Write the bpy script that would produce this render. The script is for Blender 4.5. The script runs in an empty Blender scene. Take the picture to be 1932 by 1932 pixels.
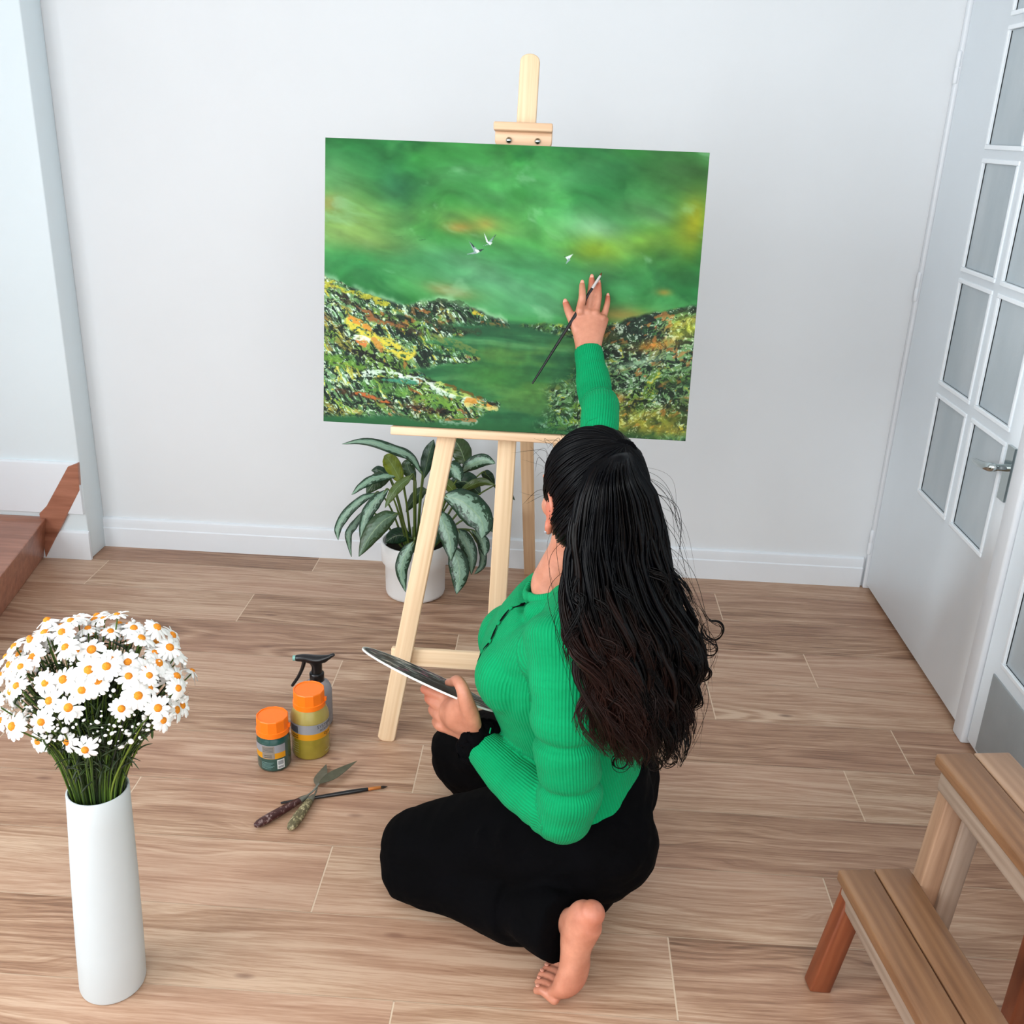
import bpy, bmesh, math, random
import numpy as np
from mathutils import Vector as V, Matrix, Quaternion
random.seed(7); rng = np.random.default_rng(11)
SC = bpy.context.scene
COL = SC.collection
PI = math.pi

# ------------------------------------------------------------------ helpers
def mkmesh(name, verts, faces, smooth=True):
    me = bpy.data.meshes.new(name)
    me.from_pydata([tuple(v) for v in verts], [], [tuple(f) for f in faces])
    me.update()
    if smooth:
        me.polygons.foreach_set('use_smooth', [True]*len(me.polygons))
    return me

ROOTM = {}
def link(name, me, mat=None, parent=None, M=None):
    """link one mesh object; M is its world matrix"""
    o = bpy.data.objects.new(name, me)
    COL.objects.link(o)
    if mat is not None:
        if len(me.materials) == 0: me.materials.append(mat)
    M = M or Matrix.Identity(4)
    ROOTM[o] = M
    if parent is not None:
        o.parent = parent
        M = ROOTM[parent].inverted() @ M
    o.matrix_basis = M
    return o

def thing(name, label, cat, loc=(0, 0, 0), rotz=0, group=None):
    o = bpy.data.objects.new(name, None)
    COL.objects.link(o)
    o.empty_display_size = .05
    M = Matrix.Translation(V(loc)) @ Matrix.Rotation(rotz, 4, 'Z')
    o.matrix_basis = M
    ROOTM[o] = M
    return tag(o, label, cat, group)

def tag(o, label, cat, group=None, kind=None):
    if label: o['label'] = label
    if cat: o['category'] = cat
    if group: o['group'] = group
    if kind: o['kind'] = kind
    return o

def struct(o, label=None):
    o['kind'] = 'structure'
    if label: o['label'] = label
    return o

def box_vf(x0, x1, y0, y1, z0, z1):
    v = [(x0,y0,z0),(x1,y0,z0),(x1,y1,z0),(x0,y1,z0),(x0,y0,z1),(x1,y0,z1),(x1,y1,z1),(x0,y1,z1)]
    f = [(0,3,2,1),(4,5,6,7),(0,1,5,4),(1,2,6,5),(2,3,7,6),(3,0,4,7)]
    return v, f

def bevel_me(me, w, seg=2, ang=.6):
    bm = bmesh.new(); bm.from_mesh(me)
    es = [e for e in bm.edges if len(e.link_faces) == 2 and e.calc_face_angle(0) > ang]
    bmesh.ops.bevel(bm, geom=es, offset=w, segments=seg, profile=.5, affect='EDGES', clamp_overlap=True)
    bm.normal_update(); bm.to_mesh(me); bm.free()
    return me

def shade_auto(me, ang=.6):
    """sharp edges above ang, smooth elsewhere"""
    bm = bmesh.new(); bm.from_mesh(me)
    for f in bm.faces: f.smooth = True
    for e in bm.edges:
        e.smooth = not (len(e.link_faces) == 2 and e.calc_face_angle(0) > ang)
    bm.to_mesh(me); bm.free()
    return me

def box(name, x0, x1, y0, y1, z0, z1, mat, parent=None, bev=.002, M=None):
    v, f = box_vf(x0, x1, y0, y1, z0, z1)
    me = mkmesh(name, v, f, False)
    if bev: shade_auto(bevel_me(me, bev), 1.2)
    return link(name, me, mat, parent, M)

def frame(z, hint):
    z = V(z).normalized(); x = V(hint).cross(z)
    if x.length < 1e-5: x = V((1,0,0)).cross(z)
    x.normalize(); y = z.cross(x)
    return x, y, z

def board(name, p0, p1, w, t, face, mat, parent=None, bev=.003, rnd0=0, rnd1=0):
    """plank from p0 to p1, width w, thickness t, broad side facing `face`; rnd rounds an end"""
    p0, p1 = V(p0), V(p1); L = (p1-p0).length
    z = (p1-p0).normalized(); y = V(face); y = (y - z*y.dot(z)).normalized(); x = y.cross(z)
    M = Matrix((x, y, z)).transposed().to_4x4(); M.translation = p0
    out = []
    n = 10
    def end(zc, sgn, r):
        if r <= 0: return [(-w/2*sgn*-1, zc), (w/2*sgn*-1, zc)]
        pts = []
        for i in range(n+1):
            a = PI*i/n
            pts.append((w/2*math.cos(a)*sgn, zc - sgn*r + sgn*r*math.sin(a)))
        return pts
    top = end(L, 1, rnd1) if rnd1 else [(w/2, L), (-w/2, L)]
    bot = end(0, -1, rnd0) if rnd0 else [(-w/2, 0), (w/2, 0)]
    prof = top + bot
    m = len(prof)
    v = [(a, -t/2, b) for a, b in prof] + [(a, t/2, b) for a, b in prof]
    f = [tuple(range(m)), tuple(range(2*m-1, m-1, -1))] + [(i, i+m, (i+1) % m+m, (i+1) % m) for i in range(m)]
    me = mkmesh(name, v, f, False)
    bm = bmesh.new(); bm.from_mesh(me); bmesh.ops.recalc_face_normals(bm, faces=bm.faces); bm.to_mesh(me); bm.free()
    if bev: bevel_me(me, bev, 2, .7)
    shade_auto(me, .9)
    return link(name, me, mat, parent, M)

def lathe(prof, n=40, cap0=True, cap1=True, oct=0):
    """prof: list of (r,z)"""
    v, f = [], []
    for r, z in prof:
        for i in range(n):
            a = 2*PI*i/n
            v.append((r*math.cos(a), r*math.sin(a), z))
    for k in range(len(prof)-1):
        for i in range(n):
            j = (i+1) % n
            f.append((k*n+i, k*n+j, (k+1)*n+j, (k+1)*n+i))
    if cap0: f.append(tuple(range(n-1, -1, -1)))
    if cap1: f.append(tuple(range((len(prof)-1)*n, len(prof)*n)))
    return v, f

def catmull(P, per):
    """P: array (n,d) -> dense samples"""
    P = np.asarray(P, float); n = len(P)
    if n == 2:
        t = np.linspace(0, 1, per+1)[:, None]; return P[0]*(1-t)+P[1]*t
    out = []
    for i in range(n-1):
        p0 = P[i-1] if i > 0 else 2*P[0]-P[1]
        p1, p2 = P[i], P[i+1]
        p3 = P[i+2] if i+2 < n else 2*P[-1]-P[-2]
        for k in range(per):
            t = k/per
            out.append(.5*((2*p1)+(-p0+p2)*t+(2*p0-5*p1+4*p2-p3)*t*t+(-p0+3*p1-3*p2+p3)*t**3))
    out.append(P[-1])
    return np.array(out)

def tube(keys, nseg=24, per=6, hint=(0, 0, 1), cap0=1., cap1=1., rfun=None):
    """keys: (x,y,z,ra,rb); ra along cross(hint,T), rb along the other; rounded ends -> verts, faces (closed)"""
    D = catmull(keys, per)
    P = D[:, :3]; R = np.maximum(D[:, 3:5], 1e-4)
    T = np.gradient(P, axis=0); T /= np.linalg.norm(T, axis=1)[:, None]
    rings = []
    h = np.array(hint, float)
    def fr(t):
        a = np.cross(h, t)
        if np.linalg.norm(a) < 1e-4: a = np.cross([1, 0, .1], t)
        a /= np.linalg.norm(a); return a, np.cross(t, a)
    ang = np.linspace(0, 2*PI, nseg, endpoint=False)
    def ring(p, t, ra, rb):
        a, b = fr(t)
        return p + np.outer(np.cos(ang)*ra, a) + np.outer(np.sin(ang)*rb, b)
    ncap = 5
    if cap0:
        for k in range(1, ncap+1):
            th = PI/2*k/ncap
            r = min(R[0])*cap0
            s = math.sin(th) if k < ncap else 1
            rings.append(ring(P[0]-T[0]*r*math.cos(th), T[0], R[0][0]*s, R[0][1]*s))
        rings.pop()
    for i in range(len(P)):
        ra, rb = R[i]
        if rfun:
            s = rfun(i/(len(P)-1)); ra *= s; rb *= s
        rings.append(ring(P[i], T[i], ra, rb))
    if cap1:
        for k in range(ncap-1, 0, -1):
            th = PI/2*k/ncap
            r = min(R[-1])*cap1
            s = math.sin(th)
            rings.append(ring(P[-1]+T[-1]*r*math.cos(th), T[-1], R[-1][0]*s, R[-1][1]*s))
    v = np.concatenate(rings); m = len(rings)
    f = []
    for k in range(m-1):
        for i in range(nseg):
            j = (i+1) % nseg
            f.append((k*nseg+i, k*nseg+j, (k+1)*nseg+j, (k+1)*nseg+i))
    c0 = len(v); v = np.vstack([v, rings[0].mean(0), rings[-1].mean(0)])
    for i in range(nseg):
        j = (i+1) % nseg
        f.append((c0, j, i)); f.append((c0+1, (m-1)*nseg+i, (m-1)*nseg+j))
    return v, f

def join_vf(parts):
    vs, fs, n = [], [], 0
    for v, f in parts:
        vs.append(np.asarray(v, float)); fs += [tuple(i+n for i in g) for g in f]; n += len(v)
    return np.concatenate(vs), fs

def ellipsoid(c, r, M3=None, n=24, m=16):
    v, f = [], []
    for i in range(1, m):
        th = PI*i/m
        for j in range(n):
            ph = 2*PI*j/n
            v.append((math.sin(th)*math.cos(ph)*r[0], math.sin(th)*math.sin(ph)*r[1], math.cos(th)*r[2]))
    for i in range(m-2):
        for j in range(n):
            k = (j+1) % n
            f.append((i*n+j, (i+1)*n+j, (i+1)*n+k, i*n+k))
    t = len(v); v += [(0,0,r[2]), (0,0,-r[2])]
    for j in range(n):
        k = (j+1) % n
        f.append((t, j, k)); f.append((t+1, (m-2)*n+k, (m-2)*n+j))
    v = np.array(v)
    if M3 is not None: v = v @ np.array(M3).T
    return v + np.array(c), f

def remesh(name, parts, vox, smooth_it=4, smooth_f=.5):
    """union of closed shells as one continuous surface"""
    v, f = join_vf(parts)
    me = mkmesh(name+'_src', v, f)
    o = bpy.data.objects.new(name+'_src', me); COL.objects.link(o)
    md = o.modifiers.new('r', 'REMESH'); md.mode = 'VOXEL'; md.voxel_size = vox; md.use_smooth_shade = True
    if smooth_it:
        s = o.modifiers.new('s', 'SMOOTH'); s.factor = smooth_f; s.iterations = smooth_it
    dg = bpy.context.evaluated_depsgraph_get()
    me2 = bpy.data.meshes.new_from_object(o.evaluated_get(dg), depsgraph=dg)
    me2.name = name
    bpy.data.objects.remove(o); bpy.data.meshes.remove(me)
    me2.polygons.foreach_set('use_smooth', [True]*len(me2.polygons))
    return me2

def local_smooth(me, spots, fac=.5):
    """relax the surface near the given spots: (centre, radius, iterations)"""
    n = len(me.vertices); e = np.empty(len(me.edges)*2, dtype=np.int64); me.edges.foreach_get('vertices', e); e = e.reshape(-1, 2)
    co = get_co(me)
    deg = np.bincount(e.ravel(), minlength=n).astype(float)[:, None]
    for c, r, it in spots:
        w = np.clip(1.6-1.6*np.linalg.norm(co-np.array(c), axis=1)/r, 0, 1)[:, None]*fac
        m = (w[:, 0] > 0); em = e[m[e[:, 0]] | m[e[:, 1]]]
        for _ in range(it):
            s = np.zeros_like(co); np.add.at(s, em[:, 0], co[em[:, 1]]); np.add.at(s, em[:, 1], co[em[:, 0]])
            d = np.bincount(em.ravel(), minlength=n).astype(float)[:, None]
            co = np.where(w > 0, co*(1-w)+w*s/np.maximum(d, 1), co)
    set_co(me, co)

def get_co(me):
    a = np.empty(len(me.vertices)*3); me.vertices.foreach_get('co', a); return a.reshape(-1, 3)
def set_co(me, a):
    me.vertices.foreach_set('co', np.ascontiguousarray(a, dtype=float).ravel()); me.update()
def add_attr(me, name, vals, typ='FLOAT', dom='POINT'):
    at = me.attributes.new(name, typ, dom)
    vals = np.ascontiguousarray(vals, dtype=np.float32)
    at.data.foreach_set('value' if typ == 'FLOAT' else ('color' if 'COLOR' in typ else 'vector'), vals.ravel())

# ------------------------------------------------------------------ materials
def srgb(c):
    c = np.asarray(c, float)/255
    return np.where(c <= .04045, c/12.92, ((c+.055)/1.055)**2.4)
def lin(c): 
    r = srgb(c); return (float(r[0]), float(r[1]), float(r[2]), 1)

class NT:
    def __init__(s, name):
        s.m = bpy.data.materials.new(name); s.m.use_nodes = True
        s.t = s.m.node_tree; s.b = s.t.nodes['Principled BSDF']
    def n(s, typ, **k):
        x = s.t.nodes.new('ShaderNode'+typ)
        for a, b in k.items():
            if a.startswith('i_'):
                key = a[2:]; key = int(key) if key.isdigit() else key.replace('_', ' ')
                x.inputs[key].default_value = b
            else: setattr(x, a, b)
        return x
    def l(s, a, b): s.t.links.new(a, b)
    def set(s, **k):
        for a, b in k.items(): s.b.inputs[a.replace('_', ' ')].default_value = b
    def ramp(s, fac, stops):
        r = s.n('ValToRGB'); e = r.color_ramp.elements
        while len(e) < len(stops): e.new(.5)
        for x, (p, c) in zip(e, stops): x.position = p; x.color = c
        s.l(fac, r.inputs[0]); return r.outputs[0]
    def mix(s, fac, a, b, mode='MIX'):
        x = s.n('Mix', data_type='RGBA', blend_type=mode)
        for sock, val in ((x.inputs[0], fac), (x.inputs[6], a), (x.inputs[7], b)):
            if hasattr(val, 'is_linked'): s.l(val, sock)
            else: sock.default_value = val
        return x.outputs[2]
    def math(s, op, a, b=0.):
        x = s.n('Math', operation=op)
        for sock, val in ((x.inputs[0], a), (x.inputs[1], b)):
            if hasattr(val, 'is_linked'): s.l(val, sock)
            else: sock.default_value = val
        return x.outputs[0]
    def coord(s, kind='Object', scale=(1, 1, 1)):
        c = s.n('TexCoord'); mp = s.n('Mapping'); mp.inputs['Scale'].default_value = scale
        s.l(c.outputs[kind], mp.inputs[0]); return mp.outputs[0]
    def noise(s, vec, scale, detail=4, rough=.5, dist=0):
        x = s.n('TexNoise'); x.inputs['Scale'].default_value = scale; x.inputs['Detail'].default_value = detail
        x.inputs['Roughness'].default_value = rough; x.inputs['Distortion'].default_value = dist
        if vec is not None: s.l(vec, x.inputs['Vector'])
        return x.outputs[0]
    def bump(s, h, strength=.3, dist=.002):
        x = s.n('Bump'); x.inputs['Strength'].default_value = strength; x.inputs['Distance'].default_value = dist
        s.l(h, x.inputs['Height']); s.l(x.outputs[0], s.b.inputs['Normal'])
    def attr(s, name, out='Fac'):
        x = s.n('Attribute'); x.attribute_name = name; return x.outputs[out]

def plain(name, rgb, rough=.5, spec=.5, var=.06, vscale=12, bump=0, metal=0, coat=0, **k):
    t = NT(name); c = lin(rgb)
    co = t.coord('Object')
    nz = t.noise(co, vscale, 5, .6)
    d = tuple(x*(1-var) for x in c[:3])+(1,); u = tuple(min(1, x*(1+var)) for x in c[:3])+(1,)
    t.l(t.ramp(nz, [(.3, d), (.7, u)]), t.b.inputs['Base Color'])
    t.set(Roughness=rough, Metallic=metal); t.b.inputs['Specular IOR Level'].default_value = spec
    t.b.inputs['Coat Weight'].default_value = coat
    if bump: t.bump(t.noise(co, vscale*6, 4), bump, .001)
    for a, b in k.items(): t.b.inputs[a.replace('_', ' ')].default_value = b
    return t.m

def wood(name, dark, mid, light, scale=(60, 60, 2.2), rough=.55, ring=1.0, knots=True, bump=.15):
    """grain runs along local Z"""
    t = NT(name)
    c = t.coord('Object', scale)
    n1 = t.noise(c, 1.0, 6, .6, .6)
    c2 = t.coord('Object', (scale[0]*.35, scale[1]*.35, scale[2]*.6))
    n2 = t.noise(c2, 1.0, 2, .5, 1.2)
    w = t.n('TexWave', wave_type='BANDS', bands_direction='X'); w.inputs['Scale'].default_value = ring
    w.inputs['Distortion'].default_value = 3.; w.inputs['Detail'].default_value = 2; w.inputs['Detail Scale'].default_value = .8
    t.l(c2, w.inputs['Vector'])
    m = t.math('ADD', t.math('MULTIPLY', n1, .62), t.math('MULTIPLY', w.outputs[0], .07))
    m = t.math('ADD', m, t.math('MULTIPLY', n2, .32))
    col = t.ramp(m, [(.34, lin(dark)), (.5, lin(mid)), (.68, lin(light))])
    if knots:
        v = t.n('TexVoronoi'); v.inputs['Scale'].default_value = 1
        t.l(t.coord('Object', (9, 9, 3)), v.inputs['Vector'])
        k = t.ramp(v.outputs['Distance'], [(.03, (1,1,1,1)), (.09, (0,0,0,1))])
        col = t.mix(k, col, lin([x*.72 for x in dark]))
    t.l(col, t.b.inputs['Base Color']); t.set(Roughness=rough)
    t.bump(n1, bump, .0008)
    return t.m

M_WALL = plain('wall_paint', (224, 228, 231), .75, .3, .012, 3, .03)
M_PIER = plain('wall_paint_cool', (226, 238, 243), .7, .3, .012, 3, .03)
M_TRIM = plain('trim_gloss_white', (228, 233, 238), .35, .5, .015, 5)
M_DOOR = plain('door_white', (236, 243, 248), .38, .5, .015, 4)
# ------------------------------------------------------------------ camera
cam = bpy.data.cameras.new('camera'); co_ = bpy.data.objects.new('camera', cam); COL.objects.link(co_)
cam.sensor_width = 36; cam.lens = 36*1871.28/1932
r_, u_, f_ = V((.99798193, .052406, .03585644)), V((-.05247562, .36270657, .93042477)), V((-.03575447, .9304287, -.36472463))
Mc = Matrix((r_, u_, -f_)).transposed().to_4x4(); Mc.translation = V((0, 0, 1.5))
co_.matrix_world = Mc; cam.clip_start = .05
SC.camera = co_

# ------------------------------------------------------------------ room
BW = 3.285            # back wall plane
RW = 1.145            # right wall / door plane
LW = -2.35            # left wall
FY0 = -.9             # room reaches behind the camera
CEIL = 2.55

def floor_mat():
    t = NT('wood_look_plank')
    uv = t.n('UVMap'); uv.uv_map = 'plank'
    tone = t.attr('tone'); 
    def mp(s):
        m = t.n('Mapping'); m.inputs['Scale'].default_value = s; t.l(uv.outputs[0], m.inputs[0]); return m.outputs[0]
    warp = t.n('TexNoise'); warp.inputs['Scale'].default_value = 1; warp.inputs['Detail'].default_value = 2
    t.l(mp((1.5, 6, 1)), warp.inputs['Vector'])
    # flowing growth rings: y coordinate pushed by broad noise
    sep = t.n('SeparateXYZ'); t.l(mp((1, 1, 1)), sep.inputs[0])
    yy = t.math('ADD', sep.outputs[1], t.math('MULTIPLY', warp.outputs[0], .15))
    w = t.n('TexNoise', noise_dimensions='1D'); w.inputs['Scale'].default_value = 95; w.inputs['Detail'].default_value = 3; w.inputs['Roughness'].default_value = .7
    t.l(yy, w.inputs['W'])
    fine = t.noise(mp((5, 170, 1)), 1, 4, .65)
    streak = t.noise(mp((1.5, 16, 1)), 1, 3, .6, .8)
    m = t.math('ADD', t.math('MULTIPLY', w.outputs[0], .32), t.math('MULTIPLY', fine, .42))
    m = t.math('ADD', m, t.math('MULTIPLY', streak, .36))
    vo = t.n('TexVoronoi', feature='SMOOTH_F1'); vo.inputs['Scale'].default_value = 1; vo.inputs['Smoothness'].default_value = .6
    t.l(mp((.8, 5.2, 1)), vo.inputs['Vector'])
    cath = t.math('SINE', t.math('ADD', t.math('MULTIPLY', vo.outputs['Distance'], 58), t.math('MULTIPLY', warp.outputs[0], 22)))
    cm = t.ramp(vo.outputs['Distance'], [(.10, (.11,.11,.11,1)), (.42, (.012,.012,.012,1))])
    m = t.math('ADD', m, t.math('MULTIPLY', cath, cm))
    gr = t.noise(mp((24, 420, 1)), 1, 2, .6)
    m = t.math('ADD', m, t.math('MULTIPLY', t.math('SUBTRACT', gr, .5), .16))
    m = t.math('ADD', m, t.math('MULTIPLY', t.math('SUBTRACT', tone, .5), .15))
    col = t.ramp(m, [(.36, lin((110, 80, 59))), (.465, lin((148, 112, 87))), (.55, lin((172, 137, 110))), (.68, lin((202, 172, 146)))])
    # small knots
    v = t.n('TexVoronoi'); v.inputs['Scale'].default_value = 1; t.l(mp((3.2, 9, 1)), v.inputs['Vector'])
    k = t.ramp(v.outputs['Distance'], [(.03, (.8,.8,.8,1)), (.085, (0,0,0,1))])
    col = t.mix(k, col, lin((104, 70, 54)))
    hue = t.noise(mp((1.1, 2.2, 1)), 1, 2)
    col = t.mix(t.ramp(hue, [(.4, (0,0,0,1)), (.65, (.35,.35,.35,1))]), col, lin((178, 134, 112)))
    g = t.attr('grout')
    col = t.mix(g, col, lin((214, 190, 164)))
    t.l(col, t.b.inputs['Base Color'])
    t.l(t.ramp(m, [(.3, (.5,.5,.5,1)), (.75, (.36,.36,.36,1))]), t.b.inputs['Roughness'])
    t.bump(t.math('SUBTRACT', m, t.math('MULTIPLY', g, .4)), .12, .0015)
    return t.m

def make_floor():
    Lp, Wp, g = 1.073, .2, .0016
    y_first = 3.351
    offs = {0: -.82, 1: .596, 2: -.967, 3: .815, 4: .49, 5: .963, 6: .785, 7: 1.2, 8: -.435, 9: .284, 10: .84}
    verts, faces, uvs, tone, grout = [], [], [], [], []
    def quad(x0, x1, y0, y1, z, ou, ov, tn, gr):
        b = len(verts); verts.extend([(x0,y0,z),(x1,y0,z),(x1,y1,z),(x0,y1,z)]); faces.append((b,b+1,b+2,b+3))
        uvs.extend([(x0+ou,y0+ov),(x1+ou,y0+ov),(x1+ou,y1+ov),(x0+ou,y1+ov)]); tone.extend([tn]*4); grout.extend([gr]*4)
    XL, XR = -2.6, 2.2
    rr = random.Random(5)
    k = 0
    while True:
        yt = y_first - k*Wp; yb = yt - Wp
        if yt < FY0: break
        o = offs.get(k, rr.uniform(0, Lp))
        x = o - math.ceil((o-XL)/Lp)*Lp
        while x < XR:
            quad(max(x, XL)+g, min(x+Lp, XR)-g, yb+g*.7, yt-g*.7, 0, rr.uniform(0, 40), rr.uniform(0, 40), rr.random(), 0)
            quad(x-g, x+g, yb, yt, -.0004, 0, 0, .5, 1)
            x += Lp
        quad(XL, XR, yb-g*.7, yb+g*.7, -.0004, 0, 0, .5, .55)
        k += 1
    v, f = box_vf(XL, XR, FY0, y_first, -.06, -.002)
    b = len(verts); verts.extend(v); faces.extend([tuple(i+b for i in q) for q in f])
    uvs.extend([(0,0)]*24); tone.extend([.5]*8); grout.extend([1]*8)
    me = mkmesh('floor', verts, faces, False)
    uvl = me.uv_layers.new(name='plank')
    # loops follow faces; every plank face has own verts
    n = 0; d = uvl.data
    for p in me.polygons:
        for li in p.loop_indices:
            vi = me.loops[li].vertex_index
            d[li].uv = uvs[vi] if vi < b else (0, 0)
    add_attr(me, 'tone', tone); add_attr(me, 'grout', grout)
    return struct(link('floor', me, floor_mat()))
make_floor()

struct(box('wall_back', -2.6, 2.2, BW, BW+.1, 0, CEIL, M_WALL, bev=0))
# pier at the left, slightly proud of the back wall, standing on the raised step
PX = -1.615; PY = BW-.13
struct(box('wall_left_pier', LW, PX, PY, BW-.001, 0, CEIL, M_PIER, bev=.004))
# left wall with a tall window bringing in the daylight (outside the frame)
def wall_with_hole(name, X, th, y0, y1, z0, z1, hy0, hy1, hz0, hz1, mat):
    parts = [box_vf(X-th, X, y0, hy0, z0, z1), box_vf(X-th, X, hy1, y1, z0, z1),
             box_vf(X-th, X, hy0, hy1, z0, hz0), box_vf(X-th, X, hy0, hy1, hz1, z1)]
    v, f = join_vf(parts)
    return struct(link(name, mkmesh(name, v, f, False), mat))
wall_with_hole('wall_left', LW, .12, FY0, BW, 0, CEIL, -.8, 1.4, .7, 2.35, M_WALL)
# window frame
wf = []
for y in (-.8, -.07, .65, 1.35): wf.append(box_vf(LW-.09, LW-.03, y, y+.05, .7, 2.35))
for z in (.7, 2.3): wf.append(box_vf(LW-.09, LW-.03, -.8, 1.4, z, z+.05))
v, f = join_vf(wf); struct(link('window_1', mkmesh('window_1', v, f, False), M_TRIM))
# right wall: above/around the glazed doors
struct(box('wall_right', RW+.06, RW+.16, FY0, BW, 0, CEIL, M_WALL, bev=0))

# skirting of the back wall: two tiers with a bright rounded ledge
def prof_strip(name, prof, x0, x1, yb, mat):
    """prof: (depth from wall, z) list extruded along x"""
    m = len(prof); v = [(x0, yb-d, z) for d, z in prof] + [(x1, yb-d, z) for d, z in prof]
    f = [tuple(range(m)), tuple(range(2*m-1, m-1, -1))] + [(i, i+m, (i+1) % m+m, (i+1) % m) for i in range(m)]
    me = mkmesh(name, v, f, False)
    bm = bmesh.new(); bm.from_mesh(me); bmesh.ops.recalc_face_normals(bm, faces=bm.faces); bm.to_mesh(me); bm.free()
    return struct(link(name, shade_auto(me, .5), mat))
prof_strip('baseboard_back', [(0,0),(.016,0),(.016,.072),(.0125,.0755),(.0125,.1),(.011,.107),(.006,.111),(0,.112)], -2.3, 1.128, BW, M_TRIM)
prof_strip('baseboard_left', [(0,.175),(.014,.175),(.014,.345),(.012,.356),(.006,.362),(0,.362)], LW, -1.618, PY, M_TRIM)

prof_strip('baseboard_pier', [(0,0),(.012,0),(.012,.075),(.009,.1),(.004,.106),(0,.107)], -1.82, PX+.004, PY, M_TRIM)
# raised brown step at the left with a leaning riser, and the slanted stringer board on the wall
M_STEP = wood('step_brown', (130, 80, 60), (158, 104, 82), (182, 126, 102), (3, 40, 30), .3, 1, False)
def step():
    top = [(-1.755, PY-.001), (-1.655, 2.647), (-1.60, 2.25), (-1.60, FY0+.8), (LW, FY0+.8), (LW, PY-.001)]
    bot = [(-1.785, PY-.001), (-1.697, 2.69), (-1.635, 2.25), (-1.635, FY0+.8), (LW, FY0+.8), (LW, PY-.001)]
    v = [(x, y, .155) for x, y in top] + [(x, y, 0) for x, y in bot]
    n = len(top)
    f = [tuple(range(n-1, -1, -1)), tuple(range(n, 2*n))] + [(i, (i+1) % n, (i+1) % n+n, i+n) for i in range(n)]
    me = mkmesh('raised_step', v, f, False)
    bm = bmesh.new(); bm.from_mesh(me); bmesh.ops.recalc_face_normals(bm, faces=bm.faces); bm.to_mesh(me); bm.free()
    bevel_me(me, .004)
    return link('trim_2', me, M_STEP)
struct(step(), 'brown raised step with a leaning riser at the left edge of the room')
def stringer():
    pts = [(-1.775, 0.0), (-1.619, .265), (-1.613, .365), (-1.650, .35), (-1.745, .20), (-1.775, .17)]
    n = len(pts); y0, y1 = PY-.016, PY+.001
    v = [(x, y0, z) for x, z in pts] + [(x, y1, z) for x, z in pts]
    f = [tuple(range(n)), tuple(range(2*n-1, n-1, -1))] + [(i, i+n, (i+1) % n+n, (i+1) % n) for i in range(n)]
    me = mkmesh('stringer', v, f, False)
    bm = bmesh.new(); bm.from_mesh(me); bmesh.ops.recalc_face_normals(bm, faces=bm.faces); bm.to_mesh(me); bm.free()
    return struct(link('trim_3', bevel_me(me, .003), M_STEP), 'slanted brown board where the step meets the wall')
stringer()

# ---- glazed doors in the right wall
tg = NT('frosted_pane'); tg.set(Roughness=.32); tg.b.inputs['Transmission Weight'].default_value = .25
tg.l(tg.ramp(tg.noise(tg.coord('Object', (1, 3, 1)), 2.5, 3), [(.35, lin((190, 204, 211))), (.65, lin((208, 219, 225)))]), tg.b.inputs['Base Color'])
tg.bump(tg.noise(tg.coord('Object'), 60, 3), .25, .002)
M_PANE = tg.m
M_CHROME = plain('chrome', (190, 200, 200), .12, .5, .02, 8, metal=1)
M_PANELSHADE = plain('door_panel_shade', (150, 156, 158), .5, .4, .10, 6)  # door colour in shade, painted in as a darker grey

def glazed_door(name, y_far, y_near, cols, rows, ztop, mat, panel_mat=None, label=None):
    """leaf in the plane x=RW (front face), thickness 4 cm; cols/rows list pane openings"""
    th = .04
    ys = sorted({y_far, y_near} | {c for p in cols for c in p}); zs = sorted({.018, ztop} | {c for p in rows for c in p})
    parts = []
    for a, b in zip(ys[:-1], ys[1:]):
        for c, d in zip(zs[:-1], zs[1:]):
            ym, zm = (a+b)/2, (c+d)/2
            if any(min(p) < ym < max(p) for p in cols) and any(min(p) < zm < max(p) for p in rows): continue
            parts.append(box_vf(RW, RW+th, a, b, c, d))
    v, f = join_vf(parts)
    me = mkmesh(name, v, f, False)
    bm = bmesh.new(); bm.from_mesh(me)
    bmesh.ops.remove_doubles(bm, verts=bm.verts, dist=1e-5)
    seen = {}
    for fc in bm.faces: seen.setdefault(tuple(sorted(x.index for x in fc.verts)), []).append(fc)
    dead = [x for s in seen.values() if len(s) > 1 for x in s]
    bmesh.ops.delete(bm, geom=dead, context='FACES')
    bmesh.ops.dissolve_limit(bm, angle_limit=.01, verts=bm.verts, edges=bm.edges)
    bm.to_mesh(me); bm.free()
    bevel_me(me, .0035, 2); shade_auto(me, 1.0)
    d = struct(link(name, me, mat), label)
    pm = []; mold = []
    for ca in cols:
        for rb in rows:
            y0, y1 = min(ca), max(ca); z0, z1 = rb
            pm.append(box_vf(RW+.006, RW+.011, y0, y1, z0, z1))
            w = .012      # putty bead round the pane
            for q in (box_vf(RW-.004, RW+.010, y0-w, y1+w, z0-w, z0), box_vf(RW-.004, RW+.010, y0-w, y1+w, z1, z1+w),
                      box_vf(RW-.004, RW+.010, y0-w, y0, z0, z1), box_vf(RW-.004, RW+.010, y1, y1+w, z0, z1)):
                mold.append(q)
    v, f = join_vf(pm); link('pane', mkmesh('pane', v, f, False), M_PANE, d)
    v, f = join_vf(mold); link('glazing_bead', bevel_me(mkmesh('glazing_bead', v, f, False), .002), mat, d)
    return d
ROWS = [(.492, .785), (.835, 1.122), (1.165, 1.445), (1.492, 1.775), (1.82, 2.10)]
D1 = glazed_door('door_1', 3.255, 2.376, [(2.728, 2.945), (2.462, 2.668)], ROWS, 2.3, M_DOOR)
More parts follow.
